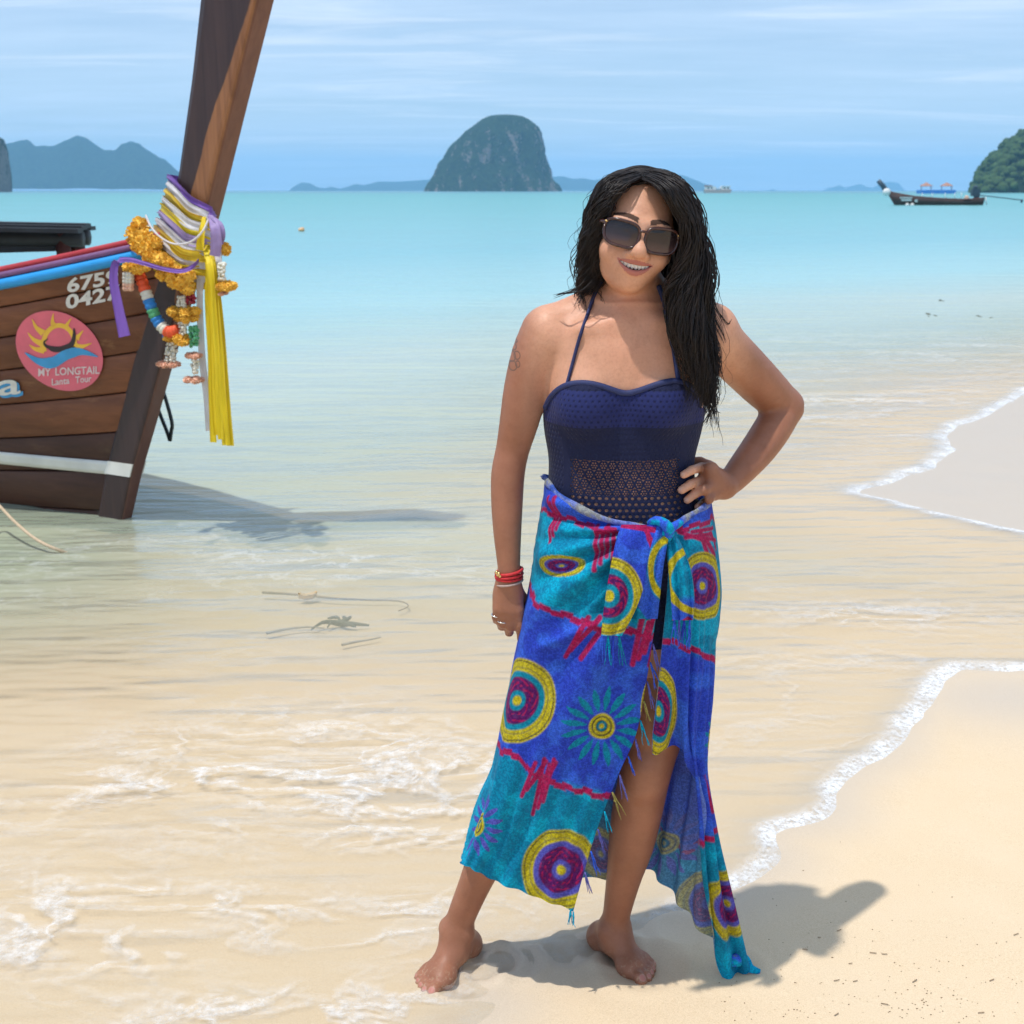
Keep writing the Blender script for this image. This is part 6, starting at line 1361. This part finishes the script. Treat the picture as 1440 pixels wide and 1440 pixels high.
# pontoon with two thatched shelters
DP = 640.0
def fp(u, v): return P(u, v, DP)
pon = empty('pontoon', tuple(fp(1322, 273))); tag(pon, 'blue floating pontoon with two thatched shelters far offshore', 'pontoon')
b = MB(); p, q = fp(1296, 267.2), fp(1344, 272.2); b.box((p+q)/2+[0, 4, 0], ((q[0]-p[0])/2, 4, (p[2]-q[2])/2)); b.build('float_deck', 'far_blue', pon, False)
for u in (1306, 1335):
    b = MB(); c = fp(u, 261.5)+[0, 4, 0]; r = 9.5/FPX*DP; hgt = 5/FPX*DP; n = 10
    ring = [c+[r*math.cos(t), r*math.sin(t), 0] for t in np.linspace(0, 2*math.pi, n, endpoint=False)]
    b.add(ring+[c+[0, 0, hgt], c-[0, 0, .2]], [[k, (k+1) % n, n] for k in range(n)]+[[(k+1) % n, k, n+1] for k in range(n)]); b.build('shelter_roof', 'far_thatch', pon, False)
    for du in (-7, 7): tube('shelter_post', [fp(u+du, 261)+[0, 4, 0], fp(u+du, 267)+[0, 4, 0]], .3, 'far_white', pon, 5)
# ferry
DF = 900.0
def ff(u, v): return P(u, v, DF)
fe = empty('tour_ferry', tuple(ff(1009, 271))); tag(fe, 'white double-decked tour ferry out on the horizon', 'boat')
def bx(name, u0, v0, u1, v1, mat, dy=5): b = MB(); p, q = ff(u0, v0), ff(u1, v1); b.box((p+q)/2, ((q[0]-p[0])/2, dy/2, (p[2]-q[2])/2)); b.build(name, mat, fe, False)
b = MB(); pts = [ff(989.5, 266.8), ff(1028.5, 266.4), ff(1026, 271.8), ff(991, 271.8)]
b.add([p+[0, -2.6, 0] for p in pts]+[p+[0, 2.6, 0] for p in pts], [[0, 1, 2, 3], [7, 6, 5, 4], [0, 4, 5, 1], [1, 5, 6, 2], [2, 6, 7, 3], [3, 7, 4, 0]]); b.build('hull', 'far_grey', fe, False)
bx('cabin', 991.5, 262.2, 1006, 266.9, 'far_white', 4.4); bx('cabin', 1013, 262.8, 1026, 266.7, 'far_white', 4.4); bx('cabin_roof', 991, 260.6, 1001, 262.2, 'far_thatch', 4.8); bx('cabin_roof', 1014, 261.4, 1026.5, 262.8, 'far_white', 4.8); bx('awning', 1003, 264.4, 1014, 265.4, 'far_white', 4.2)
for u in (994, 999, 1017, 1022): bx('window', u, 263.6, u+2.6, 265.4, 'far_engine', 4.46)
# small flotsam
plain('float_orange', (.75, .45, .22), .6, .2, 6); plain('weed_dark', (.13, .13, .09), .7, .4, 12); plain('twig_brown', (.26, .18, .11), .8, .3, 20); plain('leaf_orange', (.75, .50, .24), .7, .2, 20); plain('driftwood_grey', (.36, .33, .29), .8, .3, 20)
c = G(424, 325, SEA); b = MB(); b.sphere(c+[0, 0, .05], (.13, .10, .09), 12, 8); b.tube([c+[.05, 0, .10], c+[.09, 0, .15]], .03, 8); tag(b.build('mooring_float', 'float_orange'), 'pale orange mooring float adrift far from the prow', 'float')
def leaf(name, c, L, W, az, mat, label, cat, fold=.02):
    n = 9; t = np.linspace(-1, 1, n); w = W*np.sqrt(np.clip(1-t*t, 0, 1)); d = np.array([math.cos(az), math.sin(az), 0]); e = np.array([-math.sin(az), math.cos(az), 0]); V = []
    for tt_, ww in zip(t, w):
        for s in (-1, 0, 1): V.append(c+d*tt_*L+e*ww*s+np.array([0, 0, fold*abs(s)+.006+.01*tt_*tt_]))
    V = np.array(V); V2 = V-[0, 0, .003]; g_ = gridfaces(n, 3); tag(mk(name, np.concatenate([V, V2]), g_.tolist()+(g_[:, ::-1]+len(V)).tolist(), mat), label, cat)
wz = lambda p, dz=.0: np.array([p[0], p[1], float(water_z(shore_dist(np.array([p[:2]])))[0])+.008+dz])
leaf('fallen_leaf', wz(G(432, 821), -.040), .038, .020, .3, 'leaf_orange', 'orange leaf drifting in the shallows beside a curved twig', 'leaf')
def drift(name, px, r, mat, label, cat):
    p = [wz(G(u, v), -.024) for u, v in px]; c = smoothline(p, 30); rr = .62*r*(1-.6*np.linspace(0, 1, 30)); tag(tube(name, c, rr, mat, seg=7), label, cat)
drift('drift_twig', [(368, 814), (420, 818), (470, 824), (520, 827), (560, 829), (574, 836), (560, 843)], .009, 'twig_brown', 'long thin brown twig with a hooked end afloat in the shallows', 'twig')
drift('drift_twig', [(374, 872), (400, 867), (430, 864), (455, 866)], .010, 'driftwood_grey', 'short grey stick floating left of the dark weed', 'twig')
drift('drift_twig', [(480, 890), (500, 886), (520, 883), (535, 880)], .009, 'driftwood_grey', 'short grey stick afloat just below the dark weed', 'twig')
b = MB()
for k in range(9):
    a_ = RNG.uniform(0, 6.28); c = wz(G(478, 858), -.03); L = RNG.uniform(.05, .13)
    b.tube(smoothline([c, c+[L*.5*math.cos(a_), L*.5*math.sin(a_), .012], c+[L*math.cos(a_+.4), L*math.sin(a_+.4), .002]], 8), np.linspace(.012, .004, 8), 6, .5)
tag(b.build('seaweed', 'weed_dark'), 'dark tangle of seaweed afloat between two grey sticks', 'seaweed')
b = MB()
for (u, v) in ((1300, 443), (1318, 444), (1328, 423), (1386, 446), (1100, 322), (690, 348)):
    c = wz(G(u, v, SEA)); c[2] = SEA+.004
    for k in range(3): b.sphere(c+[RNG.uniform(-.1, .1), RNG.uniform(-.25, .25), 0], (RNG.uniform(.012, .035), .012, .005), 7, 5)
tag(b.build('floating_weed', 'weed_dark'), 'scattered scraps of weed drifting on the sea', 'weed', kind='stuff')
# bits of shell and twig on the dry sand
b = MB()
for k in range(210):
    u, v = RNG.uniform(1010, 1440), 1440-abs(RNG.normal(0, 75))
    if k < 40: u, v = RNG.normal(1330, 45), RNG.normal(1425, 22)
    if k > 195: u, v = RNG.uniform(980, 1440), RNG.uniform(1150, 1440)
    c = G(u, v); s_d = shore_dist(np.array([c[:2]]))
    if s_d[0] > -.05: continue
    z = float(sand_z(s_d, np.array([c[:2]]))[0]); r = RNG.uniform(.0005, .0013)
    b.sphere([c[0], c[1], z+.001], (r*RNG.uniform(.8, 2.2), r, r*.7), 5, 4)
for k in range(14):
    u, v = RNG.uniform(1130, 1430), RNG.uniform(1300, 1436); c = G(u, v); z = float(sand_z(shore_dist(np.array([c[:2]])), np.array([c[:2]]))[0]); a_ = RNG.uniform(-.6, .6); L = RNG.uniform(.003, .007)
    b.tube([np.array([c[0]-L*math.cos(a_), c[1]-L*math.sin(a_), z+.002]), np.array([c[0]+L*math.cos(a_), c[1]+L*math.sin(a_), z+.003])], .0009, 5)
tag(b.build('beach_debris', 'twig_brown'), 'fine scatter of shell grit and twig bits on dry sand', 'debris', kind='stuff')
